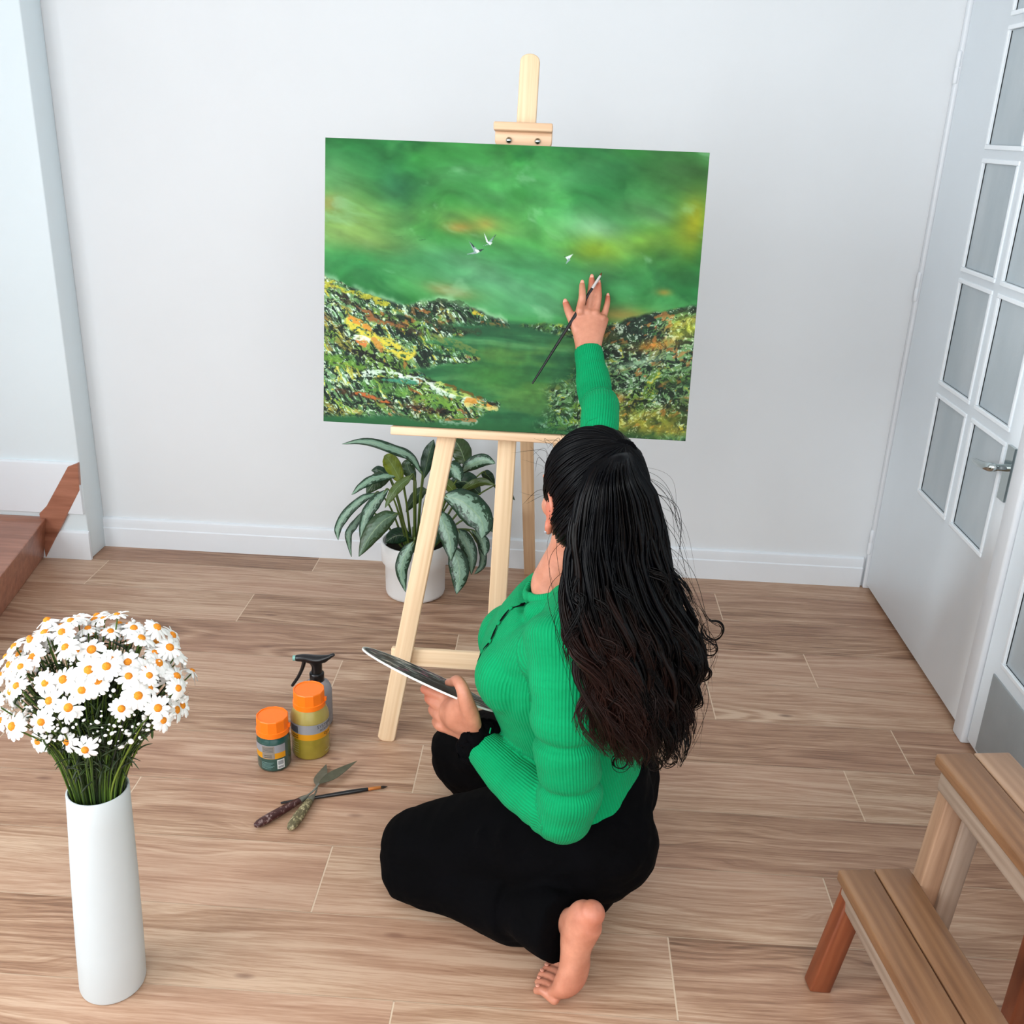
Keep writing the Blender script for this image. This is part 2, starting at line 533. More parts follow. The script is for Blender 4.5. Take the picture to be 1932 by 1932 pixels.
D2 = glazed_door('door_2', 2.300, 1.35, [(2.0, 2.205), (1.75, 1.95)], [(.30, .56), (.61, .9), (.95, 1.25), (1.3, 1.6), (1.65, 1.95)], 2.3, M_DOOR)
box('shaded_panel', RW-.004, RW+.002, 1.42, 2.24, .03, .255, M_PANELSHADE, D2, bev=.002)  # lower panel of the leaf; its shade is put into the grey colour
# hinges and handle of the first door
for z in (.175, 1.06, 1.70):
    v, f = lathe([(.006, 0), (.0075, .003), (.0075, .042), (.006, .045), (.0075, .048), (.0075, .087), (.005, .092)], 12)
    link('hinge', mkmesh('hinge', v, f), M_TRIM, D1, Matrix.Translation((RW-.006, 3.268, z-.045)))
def handle():
    pl = box_vf(RW-.008, RW+.002, 2.385, 2.425, .66, .80)
    knob, kf = tube([(RW-.004, 2.405, .745, .010, .010), (RW-.03, 2.405, .745, .009, .009), (RW-.045, 2.407, .744, .012, .012), (RW-.052, 2.44, .738, .011, .010), (RW-.048, 2.50, .73, .008, .007)], 14, 5)
    v, f = join_vf([pl, (knob, kf)])
    link('door_handle', shade_auto(mkmesh('door_handle', v, f), .8), M_CHROME, D1)
handle()
# casing in the corner and the mullion between the two leaves
struct(box('trim_1', RW-.008, RW+.06, 3.262, BW, 0, 2.35, M_TRIM, bev=.004))
struct(box('trim_4', RW-.012, RW+.06, 2.305, 2.368, 0, 2.35, M_TRIM, bev=.006))
struct(box('ceiling', LW-.1, RW+.16, FY0, BW+.1, CEIL, CEIL+.08, M_WALL, bev=0))

# ------------------------------------------------------------------ light
wd = bpy.data.worlds.new('world'); SC.world = wd; wd.use_nodes = True
bg = wd.node_tree.nodes['Background']; bg.inputs[0].default_value = (.93, .97, 1, 1); bg.inputs[1].default_value = .85
def area(name, loc, target, sx, sy, power, col=(1, 1, 1)):
    l = bpy.data.lights.new(name, 'AREA'); l.shape = 'RECTANGLE'; l.size = sx; l.size_y = sy; l.energy = power; l.color = col
    o = bpy.data.objects.new(name, l); COL.objects.link(o)
    o.location = loc
    o.rotation_euler = (V(target)-V(loc)).to_track_quat('-Z', 'Y').to_euler()
    return o
area('daylight_window', (LW-.25, .2, 1.6), (1.14, 2.7, .8), 2.2, 1.6, 82, (.93, .975, 1))
area('fill_rear', (.1, FY0-.1, 1.8), (.5, 2.4, .4), 2.4, 1.5, 40, (1, .992, .98))  # added fill lamp behind the camera to even the light; no window there
vs = SC.view_settings; vs.view_transform = 'Standard'; vs.look = 'None'; vs.exposure = .22; vs.gamma = 1; vs.use_curve_mapping = False
SC.cycles.use_denoising = True
SC.cycles.max_bounces = 6; SC.cycles.diffuse_bounces = 4; SC.cycles.glossy_bounces = 3; SC.cycles.transmission_bounces = 5
SC.cycles.use_adaptive_sampling = True; SC.cycles.adaptive_threshold = .05; SC.cycles.adaptive_min_samples = 20
SC.cycles.caustics_reflective = False; SC.cycles.caustics_refractive = False
# ------------------------------------------------------------------ easel
M_PINE = wood('pine_pale', (214, 180, 140), (231, 201, 164), (241, 217, 184), (55, 55, 1.6), .55, 1.2, True)
M_PINE_H = wood('pine_clamp', (205, 165, 128), (224, 187, 152), (236, 204, 172), (55, 55, 2.5), .5, 1.2, False)
M_CANVAS_EDGE = plain('canvas_edge', (38, 66, 44), .8, .2, .2, 20)
CO = V((-.54637, 2.26282, .82039)); EX = V((.999844, -.017653, 0)); EU = V((.002834, .160533, .987026)); EN = V((-.017424, -.986873, .160558))
CW, CH = .861, .643
def CP(a, b, off=0.): return CO + EX*a + EU*b + EN*off

easel = thing('easel', 'pale pine A-frame easel holding the green canvas in front of the potted plant', 'easel', (-.08, 2.35, 0))
OFF = -.040                                     # front legs lie just behind the canvas
lt, lb = (.340, .16, OFF), (.160, -.832, OFF)
def ext(p, q, s): return tuple(p[i]+(q[i]-p[i])*s for i in range(3))
top = CP(.408, .56, OFF)
board('leg', CP(.160, -.829, OFF), CP(.384, .52, OFF), .045, .02, EN, M_PINE, easel, .003, rnd0=.012)
board('leg', CP(.706, -.829, OFF), CP(.482, .52, OFF), .045, .02, EN, M_PINE, easel, .003, rnd0=.012)
board('mast', CP(.430, -.640, OFF-.021), CP(.451, .846, OFF-.021), .044, .02, EN, M_PINE, easel, .003, rnd1=.016)
board('crossbar', CP(.166, -.602, OFF-.021), CP(.70, -.602, OFF-.021), .046, .02, EN, M_PINE, easel, .003)
# rear strut reaching the floor by the wall
board('leg', V((-.052, 3.235, .0)), CP(.45, .46, OFF-.045), .04, .02, (0, -1, .3), M_PINE, easel, .003)
hinge_v, hinge_f = lathe([(.007, -.02), (.007, .02)], 16)
# ledge carrying the canvas
def oriented(name, a0, a1, b0, b1, o0, o1, mat, parent, bev=.002):
    """box in canvas coordinates; long axis local Z = EX so the grain follows it"""
    v, f = box_vf(o0, o1, b0, b1, a0, a1)
    M = Matrix((EN, EU, EX)).transposed().to_4x4(); M.translation = CO
    me = mkmesh(name, v, f, False)
    bm = bmesh.new(); bm.from_mesh(me); bmesh.ops.recalc_face_normals(bm, faces=bm.faces); bm.to_mesh(me); bm.free()
    shade_auto(bevel_me(me, bev), 1.2)
    return link(name, me, mat, parent, M)
oriented('ledge', .165, .70, -.021, -.001, -.05, .018, M_PINE_H, easel, .003)
# top clamp: plate with rounded lower corners, lip and two bolts
def clamp():
    a0, a1, b0, b1 = .381, .510, .640, .690
    r = .016; prof = [(a1, b1), (a0, b1)]
    for i in range(7): t = PI+PI/2*i/6; prof.append((a0+r+r*math.cos(t), b0+r+r*math.sin(t)))
    for i in range(7): t = 1.5*PI+PI/2*i/6; prof.append((a1-r+r*math.cos(t), b0+r+r*math.sin(t)))
    o0, o1 = -.049, -.028
    n = len(prof)
    v = [(o1, b, a) for a, b in prof] + [(o0, b, a) for a, b in prof]
    f = [tuple(range(n)), tuple(range(2*n-1, n-1, -1))] + [(i, i+n, (i+1) % n+n, (i+1) % n) for i in range(n)]
    M = Matrix((EN, EU, EX)).transposed().to_4x4(); M.translation = CO
    me = mkmesh('clamp_plate', v, f, False)
    bm = bmesh.new(); bm.from_mesh(me); bmesh.ops.recalc_face_normals(bm, faces=bm.faces); bm.to_mesh(me); bm.free()
    shade_auto(bevel_me(me, .0025), .9)
    pl = link('clamp_plate', me, M_PINE_H, easel, M)
    oriented('clamp_lip', .379, .511, .674, .692, -.03, -.002, M_PINE_H, easel, .003)
    for a in (.413, .478):
        v, f = lathe([(.0015, .006), (.005, .0045), (.0072, .001), (.0075, -.004)][::-1], 20)
        M2 = Matrix((EX, EU, EN)).transposed().to_4x4(); M2.translation = CP(a, .6565, -.0275)
        b = link('bolt', mkmesh('bolt', v, f), M_CHROME, pl, M2); b['label'] = 'shiny chrome bolt'
clamp()

# ------------------------------------------------------------------ painting
def vnoise(x, y, seed):
    r = np.random.default_rng(seed); g = r.random((256, 256))
    xi = np.floor(x).astype(int); yi = np.floor(y).astype(int); fx = x-xi; fy = y-yi
    fx = fx*fx*(3-2*fx); fy = fy*fy*(3-2*fy)
    a = g[yi % 256, xi % 256]; b = g[yi % 256, (xi+1) % 256]; c = g[(yi+1) % 256, xi % 256]; d = g[(yi+1) % 256, (xi+1) % 256]
    return (a*(1-fx)+b*fx)*(1-fy)+(c*(1-fx)+d*fx)*fy
def fbm(x, y, seed, o=5, g=.5):
    s = 0; a = 1; t = 0
    for i in range(o):
        s = s+a*vnoise(x*2**i+17*i, y*2**i+9*i, seed+i); t += a; a *= g
    return s/t
def sst(a, b, x):
    t = np.clip((x-a)/(b-a), 0, 1); return t*t*(3-2*t)

def paint(U, T):
    """colour (sRGB 0..255) and relief of the landscape at u (left-right), t (top-down)"""
    A = 1.34
    x, y = U*A, T
    def mixc(c, col, m): return c*(1-m[..., None]) + np.array(col, float)*m[..., None]
    def blob(cx, cy, rx, ry, k=1., rot=0.):
        dx, dy = (U-cx), (T-cy)
        c, s = math.cos(rot), math.sin(rot)
        dx, dy = dx*c+dy*s, -dx*s+dy*c
        w = fbm(x*5, y*5, 91, 3)-.5
        return k*np.exp(-((dx/rx)**2+(dy/ry)**2)*(1+1.4*w))
    # ---- sky
    wx = fbm(x*2.2, y*2.2, 3, 4)-.5; wy = fbm(x*2.2+9, y*2.2, 4, 4)-.5
    n = fbm(x*2.3+1.2*wx, y*3.6+1.2*wy, 10, 5); n2 = fbm(x*5+2*wx, y*8+2*wy, 20, 5); n3 = fbm(x*13, y*17, 25, 4)
    c = np.zeros(U.shape+(3,)) + np.array((50, 134, 60.))
    c = mixc(c, (28, 104, 52), sst(.44, .62, n)*.85)
    c = mixc(c, (78, 158, 88), sst(.5, .70, n2)*.65)
    for b, col in ((blob(.08, .28, .16, .13), (132, 176, 92)), (blob(.02, .12, .06, .06, .5), (110, 170, 110)), (blob(.14, .36, .17, .05, .8, .25), (150, 164, 86)),
                   (blob(.42, .27, .12, .05, .8, .1), (126, 158, 70)), (blob(.36, .285, .04, .02, .8), (178, 140, 64)), (blob(.43, .27, .03, .025, .6), (176, 150, 70)),
                   (blob(.01, .22, .03, .03, .7), (176, 160, 90)), (blob(.71, .27, .10, .055, .95, .3), (140, 188, 150)), (blob(.88, .22, .06, .04, .85), (120, 176, 128)),
                   (blob(.72, .345, .07, .05, .9), (140, 164, 34)), (blob(.86, .30, .10, .06, .6, -.4), (136, 160, 40)), (blob(.975, .22, .05, .13, .95), (160, 156, 22)),
                   (blob(.20, .15, .07, .07, .8), (30, 104, 66)), (blob(.93, .07, .13, .10, .9), (44, 88, 42)), (blob(.70, .05, .10, .06, .7), (36, 100, 54)), (blob(.83, .20, .10, .05, .5), (70, 128, 66)),
                   (blob(.45, .46, .22, .07, .75, .2), (104, 164, 128)), (blob(.36, .40, .10, .03, .6, .3), (120, 162, 124)), (blob(.25, .40, .16, .06, .6), (40, 124, 76)),
                   (blob(.08, .42, .12, .06, .7), (44, 140, 74)), (blob(.58, .42, .15, .05, .7), (60, 134, 84)), (blob(.60, .55, .18, .05, .7), (90, 160, 116)),
                   (blob(.34, .505, .07, .025, .8, .2), (164, 144, 88)), (blob(.80, .56, .10, .03, .8), (168, 132, 60)), (blob(.91, .475, .02, .012, .9), (190, 144, 54)), (blob(.82, .46, .12, .06, .5), (52, 130, 78)),
                   (blob(.58, .18, .10, .13, .5), (66, 164, 74)), (blob(.36, .10, .06, .04, .5), (96, 166, 110)), (blob(.63, .10, .07, .04, .4), (88, 160, 104))):
        c = mixc(c, col, np.clip(b, 0, 1))
    strk = fbm(x*9+4*wx, y*26+5*wx-x*5, 40, 4)
    c = c*(1+.36*(strk-.5)[..., None]) + (n3-.5)[..., None]*26
    c = mixc(c, (150, 200, 160), sst(.66, .85, fbm(x*7+3*wx, y*15-3*x, 44, 5))*.4)
    relief = (n3-.5)*.10
    # ---- water
    wl = .605+.012*(fbm(x*6, y*0, 50, 2)-.5)
    wm = sst(wl-.012, wl+.012, T)
    ws = fbm(x*3, y*34+1.5*fbm(x*4, y*4, 5, 3), 52, 5); wb = fbm(x*2.5, y*9, 57, 4)
    wc = np.zeros_like(c)+np.array((42, 104, 62.))
    wc = mixc(wc, (78, 136, 84), sst(.5, .72, ws)*.8); wc = mixc(wc, (26, 78, 50), sst(.52, .3, ws)*.6)
    wc = mixc(wc, (112, 146, 62), sst(.52, .66, wb)*.55*sst(.62, .7, T)); wc = mixc(wc, (104, 164, 120), sst(.70, .62, T)*.5*sst(.4, .6, ws))
    wc = mixc(wc, (64, 124, 52), blob(.47, .80, .10, .07, .8))
    wc = mixc(wc, (38, 96, 58), sst(.84, .97, T)*.7); wc = wc*(1+.25*(fbm(x*40, y*60, 59, 3)-.5)[..., None])
    c = mixc(c, wc, wm); relief = relief+wm*(ws-.5)*.25
    # ---- hills; each: mask, flow slope
    def edge(pts, jag, seed):
        px, py = zip(*pts); e = np.interp(U, px, py)
        return e + jag*(fbm(x*28, y*28, seed, 3)-.5)
    def textured(slope, seed, ylw, drk):
        f = y - slope*x
        w1 = fbm(x*7, y*7, seed, 4)-.5; w2 = fbm(x*24, y*24, seed+3, 3)-.5
        band = fbm(x*3+1.5*w1, f*17+2.5*w1, seed+10, 5, .55)     # long bands along the slope
        fine = fbm(x*105+5*w2, f*125+8*w2, seed+20, 3, .65)       # crusty specks
        fine2 = fbm(x*62+4*w2, f*84+6*w2, seed+30, 4, .65)
        crest = 1-np.abs(2*fbm(x*20+2*w1, f*46+4*w1, seed+33, 4, .6)-1)   # thin curled ridges
        patch = fbm(x*5+2*w1, f*13+w1, seed+60, 4)
        k = np.zeros_like(c)+np.array((58, 104, 58.))
        k = mixc(k, (110, 150, 100), sst(.46, .62, band))
        k = mixc(k, (122, 156, 58), sst(.50, .62, fbm(x*4+2*w1, f*12, seed+40, 4))*ylw)
        k = mixc(k, (150, 112, 56), sst(.60, .70, fbm(x*6+2*w1, f*16, seed+50, 4))*.6)
        k = mixc(k, (28, 52, 38), sst(.50, .36, band)*drk)
        k = mixc(k, (172, 208, 180), sst(.52, .62, fine)*sst(.40, .60, patch)*.85)
        k = mixc(k, (226, 238, 224), sst(.60, .68, fine)*.8)
        k = mixc(k, (12, 26, 20), sst(.48, .38, fine2)*.92)
        k = mixc(k, (20, 34, 26), sst(.90, .97, crest)*.85)
        k = mixc(k, (232, 212, 70), sst(.64, .72, fine2)*sst(.45, .6, patch)*ylw)
        k = mixc(k, (204, 116, 56), sst(.66, .73, fbm(x*40, f*60, seed+70, 3))*sst(.55, .42, patch)*.6)
        return k, (fine-.5)*1.2+(fine2-.5)*1.2
    # far left hump
    eA = edge([(0, .47), (.06, .50), (.14, .535), (.21, .56), (.26, .548), (.31, .535), (.38, .555), (.45, .585), (.505, .61), (.52, .70)], .02, 60)
    lowA = np.interp(U, [0, .2, .36, .44, .52], [.70, .66, .615, .612, .615])
    tex, rl = textured(.36, 100, .55, .9)
    mA = sst(eA-.006, eA+.006, T)*sst(lowA+.02, lowA-.01, T)*(U < .52)
    c = mixc(c, tex, mA); relief = relief*(1-mA)+rl*mA
    c = mixc(c, (190, 220, 190), np.exp(-((T-eA+.004)/.010)**2)*.5*(U < .5)*sst(.35, .6, n3))
    # left slopes: three tongues running down to the water
    tex2, rl2 = textured(.45, 200, .7, 1.)
    mB = np.zeros_like(U)
    for top_, bot_, sd in (([(0,.50),(.1,.565),(.2,.60),(.3,.62),(.42,.648),(.44,.9)], [(0,.74),(.2,.71),(.3,.68),(.40,.655),(.44,.64)], 64),
                           ([(0,.58),(.15,.65),(.25,.685),(.35,.705),(.43,.735),(.45,.95)], [(0,.86),(.2,.81),(.3,.775),(.41,.75),(.45,.73)], 65),
                           ([(0,.70),(.15,.75),(.25,.80),(.35,.85),(.49,.905),(.50,1.1)], [(0,.985),(.2,.965),(.3,.985),(.42,.955),(.49,.92),(.5,.90)], 66)):
        eT = edge(top_, .022, sd); eL = edge(bot_, .022, sd+20)
        mB = np.maximum(mB, sst(eT-.008, eT+.008, T)*sst(eL+.010, eL-.010, T)*(U < .50))
    soft = fbm(x*10, y*40, 88, 3)
    mB = np.clip(mB*np.where(U > .30, .62+.6*sst(.4, .6, soft), 1), 0, 1)
    c = mixc(c, tex2, mB); relief = relief*(1-mB)+rl2*mB
    # right slopes
    eC = edge([(.50, .625), (.55, .607), (.62, .603), (.70, .615), (.76, .60), (.84, .565), (.92, .535), (1, .515)], .02, 68)
    riv = edge([(.50, .0), (.505, .0)], 0, 1)*0 + np.interp(T, [.60, .64, .66, .72, .78, .84, .90, 1.0], [.50, .62, .72, .70, .66, .60, .62, .60]) + .05*(fbm(x*9, y*9, 70, 3)-.5)
    tex3, rl3 = textured(-.42, 300, .8, .8)
    mC = sst(eC-.008, eC+.008, T)*sst(riv-.03, riv+.03, U)
    mC = np.clip(mC*np.where(U < .69, .55+.5*sst(.45, .6, fbm(x*14, y*20, 73, 3)), 1), 0, 1)
    c = mixc(c, tex3, mC); relief = relief*(1-mC)+rl3*mC
    for b, col in ((blob(.90, .66, .07, .02, .8, -.3), (222, 140, 48)), (blob(.975, .59, .04, .045, .8), (214, 214, 60)), (blob(.76, .64, .05, .03, .6), (120, 104, 40)), (blob(.86, .725, .08, .012, .8, -.35), (176, 206, 176)),
                   (blob(.90, .93, .09, .05, .7), (216, 206, 62)), (blob(.80, .96, .05, .03, .7), (222, 200, 60)), (blob(.95, .78, .06, .05, .5), (74, 104, 46)), (blob(.80, .86, .03, .02, .8), (206, 128, 58)), (blob(.74, .80, .06, .06, .5), (52, 84, 50)), (blob(.95, .97, .06, .02, .7), (226, 180, 60))):
        c = mixc(c, col, np.clip(b, 0, 1)*mC*np.clip(.35+1.3*(fbm(x*50, y*50, 75, 3)-.2), 0, 1))
    # ---- palette-knife strokes on the left slope: (points, width, colour, strength)
    st = [([(.01,.50),(.10,.535),(.17,.565)],.012,(206,196,54),.8), ([(.05,.545),(.12,.60),(.19,.63),(.27,.665)],.016,(44,34,28),.75), ([(.09,.575),(.15,.625),(.21,.64)],.012,(176,110,62),.8),
          ([(.07,.63),(.11,.66),(.16,.70),(.20,.725),(.235,.735)],.026,(226,206,74),.95), ([(.07,.615),(.11,.645),(.14,.67)],.010,(222,150,62),.9), ([(.14,.69),(.16,.73)],.012,(206,140,70),.8),
          ([(.10,.70),(.115,.71)],.016,(226,130,70),.95), ([(.085,.685),(.12,.69),(.125,.715)],.006,(236,240,232),.9),
          ([(.08,.735),(.13,.75),(.19,.79),(.23,.807),(.27,.82),(.31,.835)],.010,(22,26,24),.95), ([(.10,.745),(.12,.735)],.010,(20,20,18),.9),
          ([(.06,.825),(.12,.815),(.17,.805),(.22,.815)],.010,(226,240,228),.85), ([(.17,.835),(.23,.835),(.27,.825)],.013,(70,150,126),.85), ([(.21,.815),(.25,.825),(.30,.84),(.34,.86)],.008,(240,244,236),.85),
          ([(.15,.822),(.19,.825)],.008,(236,196,70),.8), ([(.32,.84),(.37,.87),(.40,.88)],.016,(190,204,110),.9), ([(.34,.838),(.40,.865),(.44,.885)],.008,(112,84,30),.9), ([(.30,.855),(.36,.885),(.41,.89)],.008,(232,244,234),.85),
          ([(.40,.895),(.44,.90),(.47,.912)],.013,(224,156,66),.9), ([(.44,.89),(.48,.905)],.005,(24,24,20),.9), ([(.40,.91),(.48,.92)],.006,(230,220,150),.7),
          ([(.0,.76),(.05,.775),(.10,.79)],.024,(112,160,56),.8), ([(.12,.86),(.18,.86),(.24,.885)],.030,(104,160,70),.7), ([(.26,.895),(.33,.905),(.36,.925)],.022,(122,166,62),.8),
          ([(.04,.88),(.10,.895),(.18,.915),(.26,.93),(.33,.94)],.014,(70,40,26),.8), ([(.09,.89),(.14,.905),(.19,.92)],.008,(214,112,56),.85), ([(.26,.94),(.34,.943),(.40,.938)],.004,(16,22,18),.9),
          ([(.33,.975),(.37,.98),(.42,.97)],.012,(226,232,224),.85), ([(.34,.97),(.39,.965),(.42,.962)],.008,(196,110,50),.8), ([(.08,.95),(.10,.955)],.012,(196,170,90),.7),
          ([(.30,.67),(.36,.69),(.42,.715)],.010,(132,140,70),.6), ([(.28,.55),(.34,.54),(.40,.56)],.010,(40,64,34),.6), ([(.41,.575),(.43,.585)],.012,(226,206,60),.8), ([(.26,.60),(.35,.635),(.42,.645)],.012,(46,62,40),.6)]
    for pts, w, col, k in st:
        P = catmull(np.array(pts, float), 6)
        d = np.full(U.shape, 9.)
        jit = (fbm(x*30, y*45, 80, 3)-.5)*.022
        for (ax, ay), (bx, by) in zip(P[:-1], P[1:]):
            ax, bx = ax*A, bx*A
            l2 = (bx-ax)**2+(by-ay)**2+1e-9
            tt = np.clip(((x-ax)*(bx-ax)+(y-ay)*(by-ay))/l2, 0, 1)
            d = np.minimum(d, np.hypot(x-ax-tt*(bx-ax), y-ay-tt*(by-ay)))
        br = fbm(x*80, y*120, 84, 3, .65)
        m = sst(w, w*.45, d+jit*1.3)*np.clip(k*sst(.30, .52, br), 0, 1)
        c = mixc(c, col, m); relief = relief+m*(br-.2)*.6
    # dark lower edge
    c = mixc(c, (34, 92, 52), sst(.955, .995, T)*.75*np.where(U > .72, .6, 1))
    # ---- three painted birds and a distant dash
    def tri(pts, col, k=1.):
        nonlocal c
        (x0,y0),(x1,y1),(x2,y2) = [(a*A, b) for a, b in pts]
        D = (y1-y2)*(x0-x2)+(x2-x1)*(y0-y2)
        a = ((y1-y2)*(x-x2)+(x2-x1)*(y-y2))/D; b = ((y2-y0)*(x-x2)+(x0-x2)*(y-y2))/D; g = 1-a-b
        m = sst(-.05, .05, np.minimum(np.minimum(a, b), g))*k
        c = mixc(c, col, m)
    def bird(cx, cy, s, wing, body, parts):
        for col, p in parts: tri([(cx+a*s, cy+b*s) for a, b in p], col)
    W, G, K = (224, 232, 232), (150, 168, 172), (44, 66, 62)
    bird(.4077, .3593, 1., 0, 0, [(G, [(-.020,-.030),(.006,.0),(-.004,.010)]), (W, [(-.004,-.004),(.014,.002),(.0,.012)]), (K, [(-.020,-.031),(-.004,-.012),(-.008,-.008)]), (K, [(.006,-.002),(.022,-.006),(.010,.006)]), (G, [(-.026,.016),(.0,.004),(.002,.012)])])
    bird(.4402, .3266, 1., 0, 0, [(W, [(-.014,-.030),(.002,.010),(-.006,.004)]), (G, [(.018,-.024),(.004,.010),(-.002,.004)]), (W, [(-.006,.002),(.010,.004),(.004,.014)]), (K, [(.016,-.022),(.020,-.024),(.006,.0)]), (G, [(-.018,.018),(.002,.008),(.0,.012)])])
    bird(.6527, .3717, 1., 0, 0, [(K, [(-.012,-.006),(.004,-.002),(.0,.004)]), (W, [(-.008,-.002),(.012,-.014),(.0,.010)]), (G, [(.0,.0),(.006,.006),(-.006,.022)])])
    tri([(.250, .334), (.272, .329), (.268, .333)], (40, 92, 50), .8); tri([(.185, .326), (.215, .322), (.2, .326)], (60, 110, 56), .5)
    c = np.clip(c, 0, 255)*np.array((.86, .89, .86))+(.06*np.clip(c-150, 0, 105))*1.6
    return np.clip(c, 0, 255), relief

def make_canvas():
    nx, ny = 720, 538
    us = np.linspace(0, 1, nx); ts = np.linspace(0, 1, ny)
    U, T = np.meshgrid(us, ts)
    c, rel = paint(U, T)
    inner = np.minimum(np.minimum(U, 1-U)/.01, np.minimum(T, 1-T)/.012).clip(0, 1)
    # local frame: x along EX, y along EN (towards viewer), z along EU; origin bottom-left
    X = U*CW; Z = (1-T)*CH; Y = np.clip(rel, -.6, .9)*.0013*inner
    v = np.stack([X.ravel(), Y.ravel(), Z.ravel()], 1)
    idx = np.arange(nx*ny).reshape(ny, nx)
    f = np.stack([idx[1:, :-1], idx[1:, 1:], idx[:-1, 1:], idx[:-1, :-1]], -1).reshape(-1, 4)
    me = bpy.data.meshes.new('painted_face')
    me.from_pydata(v.tolist(), [], f[:, ::-1].tolist()); me.update()
    me.polygons.foreach_set('use_smooth', [True]*len(me.polygons))
    lc = srgb(c).reshape(-1, 3); add_attr(me, 'paint', np.hstack([lc, np.ones((len(lc), 1))]), 'FLOAT_COLOR')
    t = NT('oil_paint'); a = t.n('Attribute'); a.attribute_name = 'paint'
    t.l(a.outputs['Color'], t.b.inputs['Base Color']); t.set(Roughness=.5); t.b.inputs['Specular IOR Level'].default_value = .18
    t.bump(t.noise(t.coord('Object'), 420, 3), .18, .0006)
    M = Matrix((EX, EN, EU)).transposed().to_4x4(); M.translation = CO
    root = thing('canvas_painting', 'wide stretched canvas painted with a green landscape and three small birds, on the easel', 'painting', CO)
    # orientation check: normals must look along EN
    if (M.to_3x3() @ me.polygons[0].normal).dot(EN) < 0: me.flip_normals()
    link('painted_face', me, t.m, root, M)
    v, f = box_vf(0, CW, -.024, -.0012, 0, CH)
    b = mkmesh('stretcher_edge', v, f, False)
    bm = bmesh.new(); bm.from_mesh(b); bmesh.ops.recalc_face_normals(bm, faces=bm.faces); bm.to_mesh(b); bm.free()
    link('stretcher_edge', shade_auto(bevel_me(b, .0015), 1), M_CANVAS_EDGE, root, M)
make_canvas()

# ------------------------------------------------------------------ paint jars, spray bottle
M_ORANGE = plain('cap_orange', (255, 122, 18), .42, .5, .03, 10)
M_JAR_G = plain('jar_dark_green', (40, 78, 72), .22, .5, .06, 20, coat=.3)
M_JAR_Y = plain('jar_olive', (150, 134, 44), .25, .5, .10, 40, coat=.3)
M_JAR_Y2 = plain('jar_olive_shoulder', (164, 150, 82), .22, .5, .06, 40, coat=.3)
M_SILVER = plain('label_silver', (160, 164, 172), .38, .5, .05, 20, metal=.3)
M_AMBER = plain('label_amber', (214, 146, 18), .45, .5, .05, 20)
M_INK = plain('label_ink', (70, 74, 82), .6, .3, .1, 20)
M_INKD = plain('label_ink_dark', (52, 44, 24), .6, .3, .1, 20)
M_WHITE = plain('label_white', (214, 218, 216), .6, .3, .03, 20)
M_BLACKP = plain('black_plastic', (14, 15, 18), .28, .5, .1, 20)

def curved_patch(name, R, a0, a1, z0, z1, mat, parent, M, n=14):
    v = []
    for i in range(n+1):
        a = a0+(a1-a0)*i/n
        v += [(R*math.cos(a), R*math.sin(a), z0), (R*math.cos(a), R*math.sin(a), z1)]
    f = [(2*i, 2*i+2, 2*i+3, 2*i+1) for i in range(n)]
    return link(name, mkmesh(name, v, f), mat, parent, M)

def cap_mesh(R, h, sides=12):
    """faceted screw cap with a dished top and a collar"""
    n = sides*3
    def ringr(r, z, facet):
        out = []
        for i in range(n):
            a = 2*PI*i/n
            rr = r
            if facet: 
                m = (a % (2*PI/sides))-PI/sides
                rr = r*math.cos(PI/sides)/math.cos(m)
            out.append((rr*math.cos(a), rr*math.sin(a), z))
        return out
    rs = [(R*.97, 0, 0), (R*1.03, .001, 0), (R*1.03, h*.30, 0), (R*1.0, h*.32, 1), (R*1.0, h*.95, 1), (R*.97, h, 1), (R*.90, h, 0), (R*.885, h-.0018, 0), (R*.3, h-.0018, 0)]
    v = []; f = []
    for r in rs: v += ringr(*r)
    for k in range(len(rs)-1):
        for i in range(n):
            j = (i+1) % n; f.append((k*n+i, k*n+j, (k+1)*n+j, (k+1)*n+i))
    f.append(tuple(range((len(rs)-1)*n, len(rs)*n))); f.append(tuple(range(n-1, -1, -1)))
    p = [box_vf(R*.98, R*1.12, -.004, .004, h*.34, h*.52)]
    v2, f2 = join_vf([(v, f)]+p)
    return shade_auto(mkmesh('cap', v2, f2), .35)

def text_patch(name, s, size, R, ang, z, mat, parent, M, flat=False):
    """lettering wrapped on a jar"""
    cu = bpy.data.curves.new(name, 'FONT'); cu.body = s; cu.size = size; cu.align_x = 'CENTER'; cu.extrude = .0001
    o = bpy.data.objects.new(name, cu); COL.objects.link(o)
    dg = bpy.context.evaluated_depsgraph_get()
    me = bpy.data.meshes.new_from_object(o.evaluated_get(dg), depsgraph=dg)
    bpy.data.objects.remove(o); bpy.data.curves.remove(cu)
    co = get_co(me); out = co.copy()
    a = ang+co[:, 0]/R; rr = R+.0003+co[:, 2]
    out[:, 0] = rr*np.cos(a); out[:, 1] = rr*np.sin(a); out[:, 2] = z+co[:, 1]
    set_co(me, out); me.materials.clear(); me.name = name
    return link(name, me, mat, parent, M)

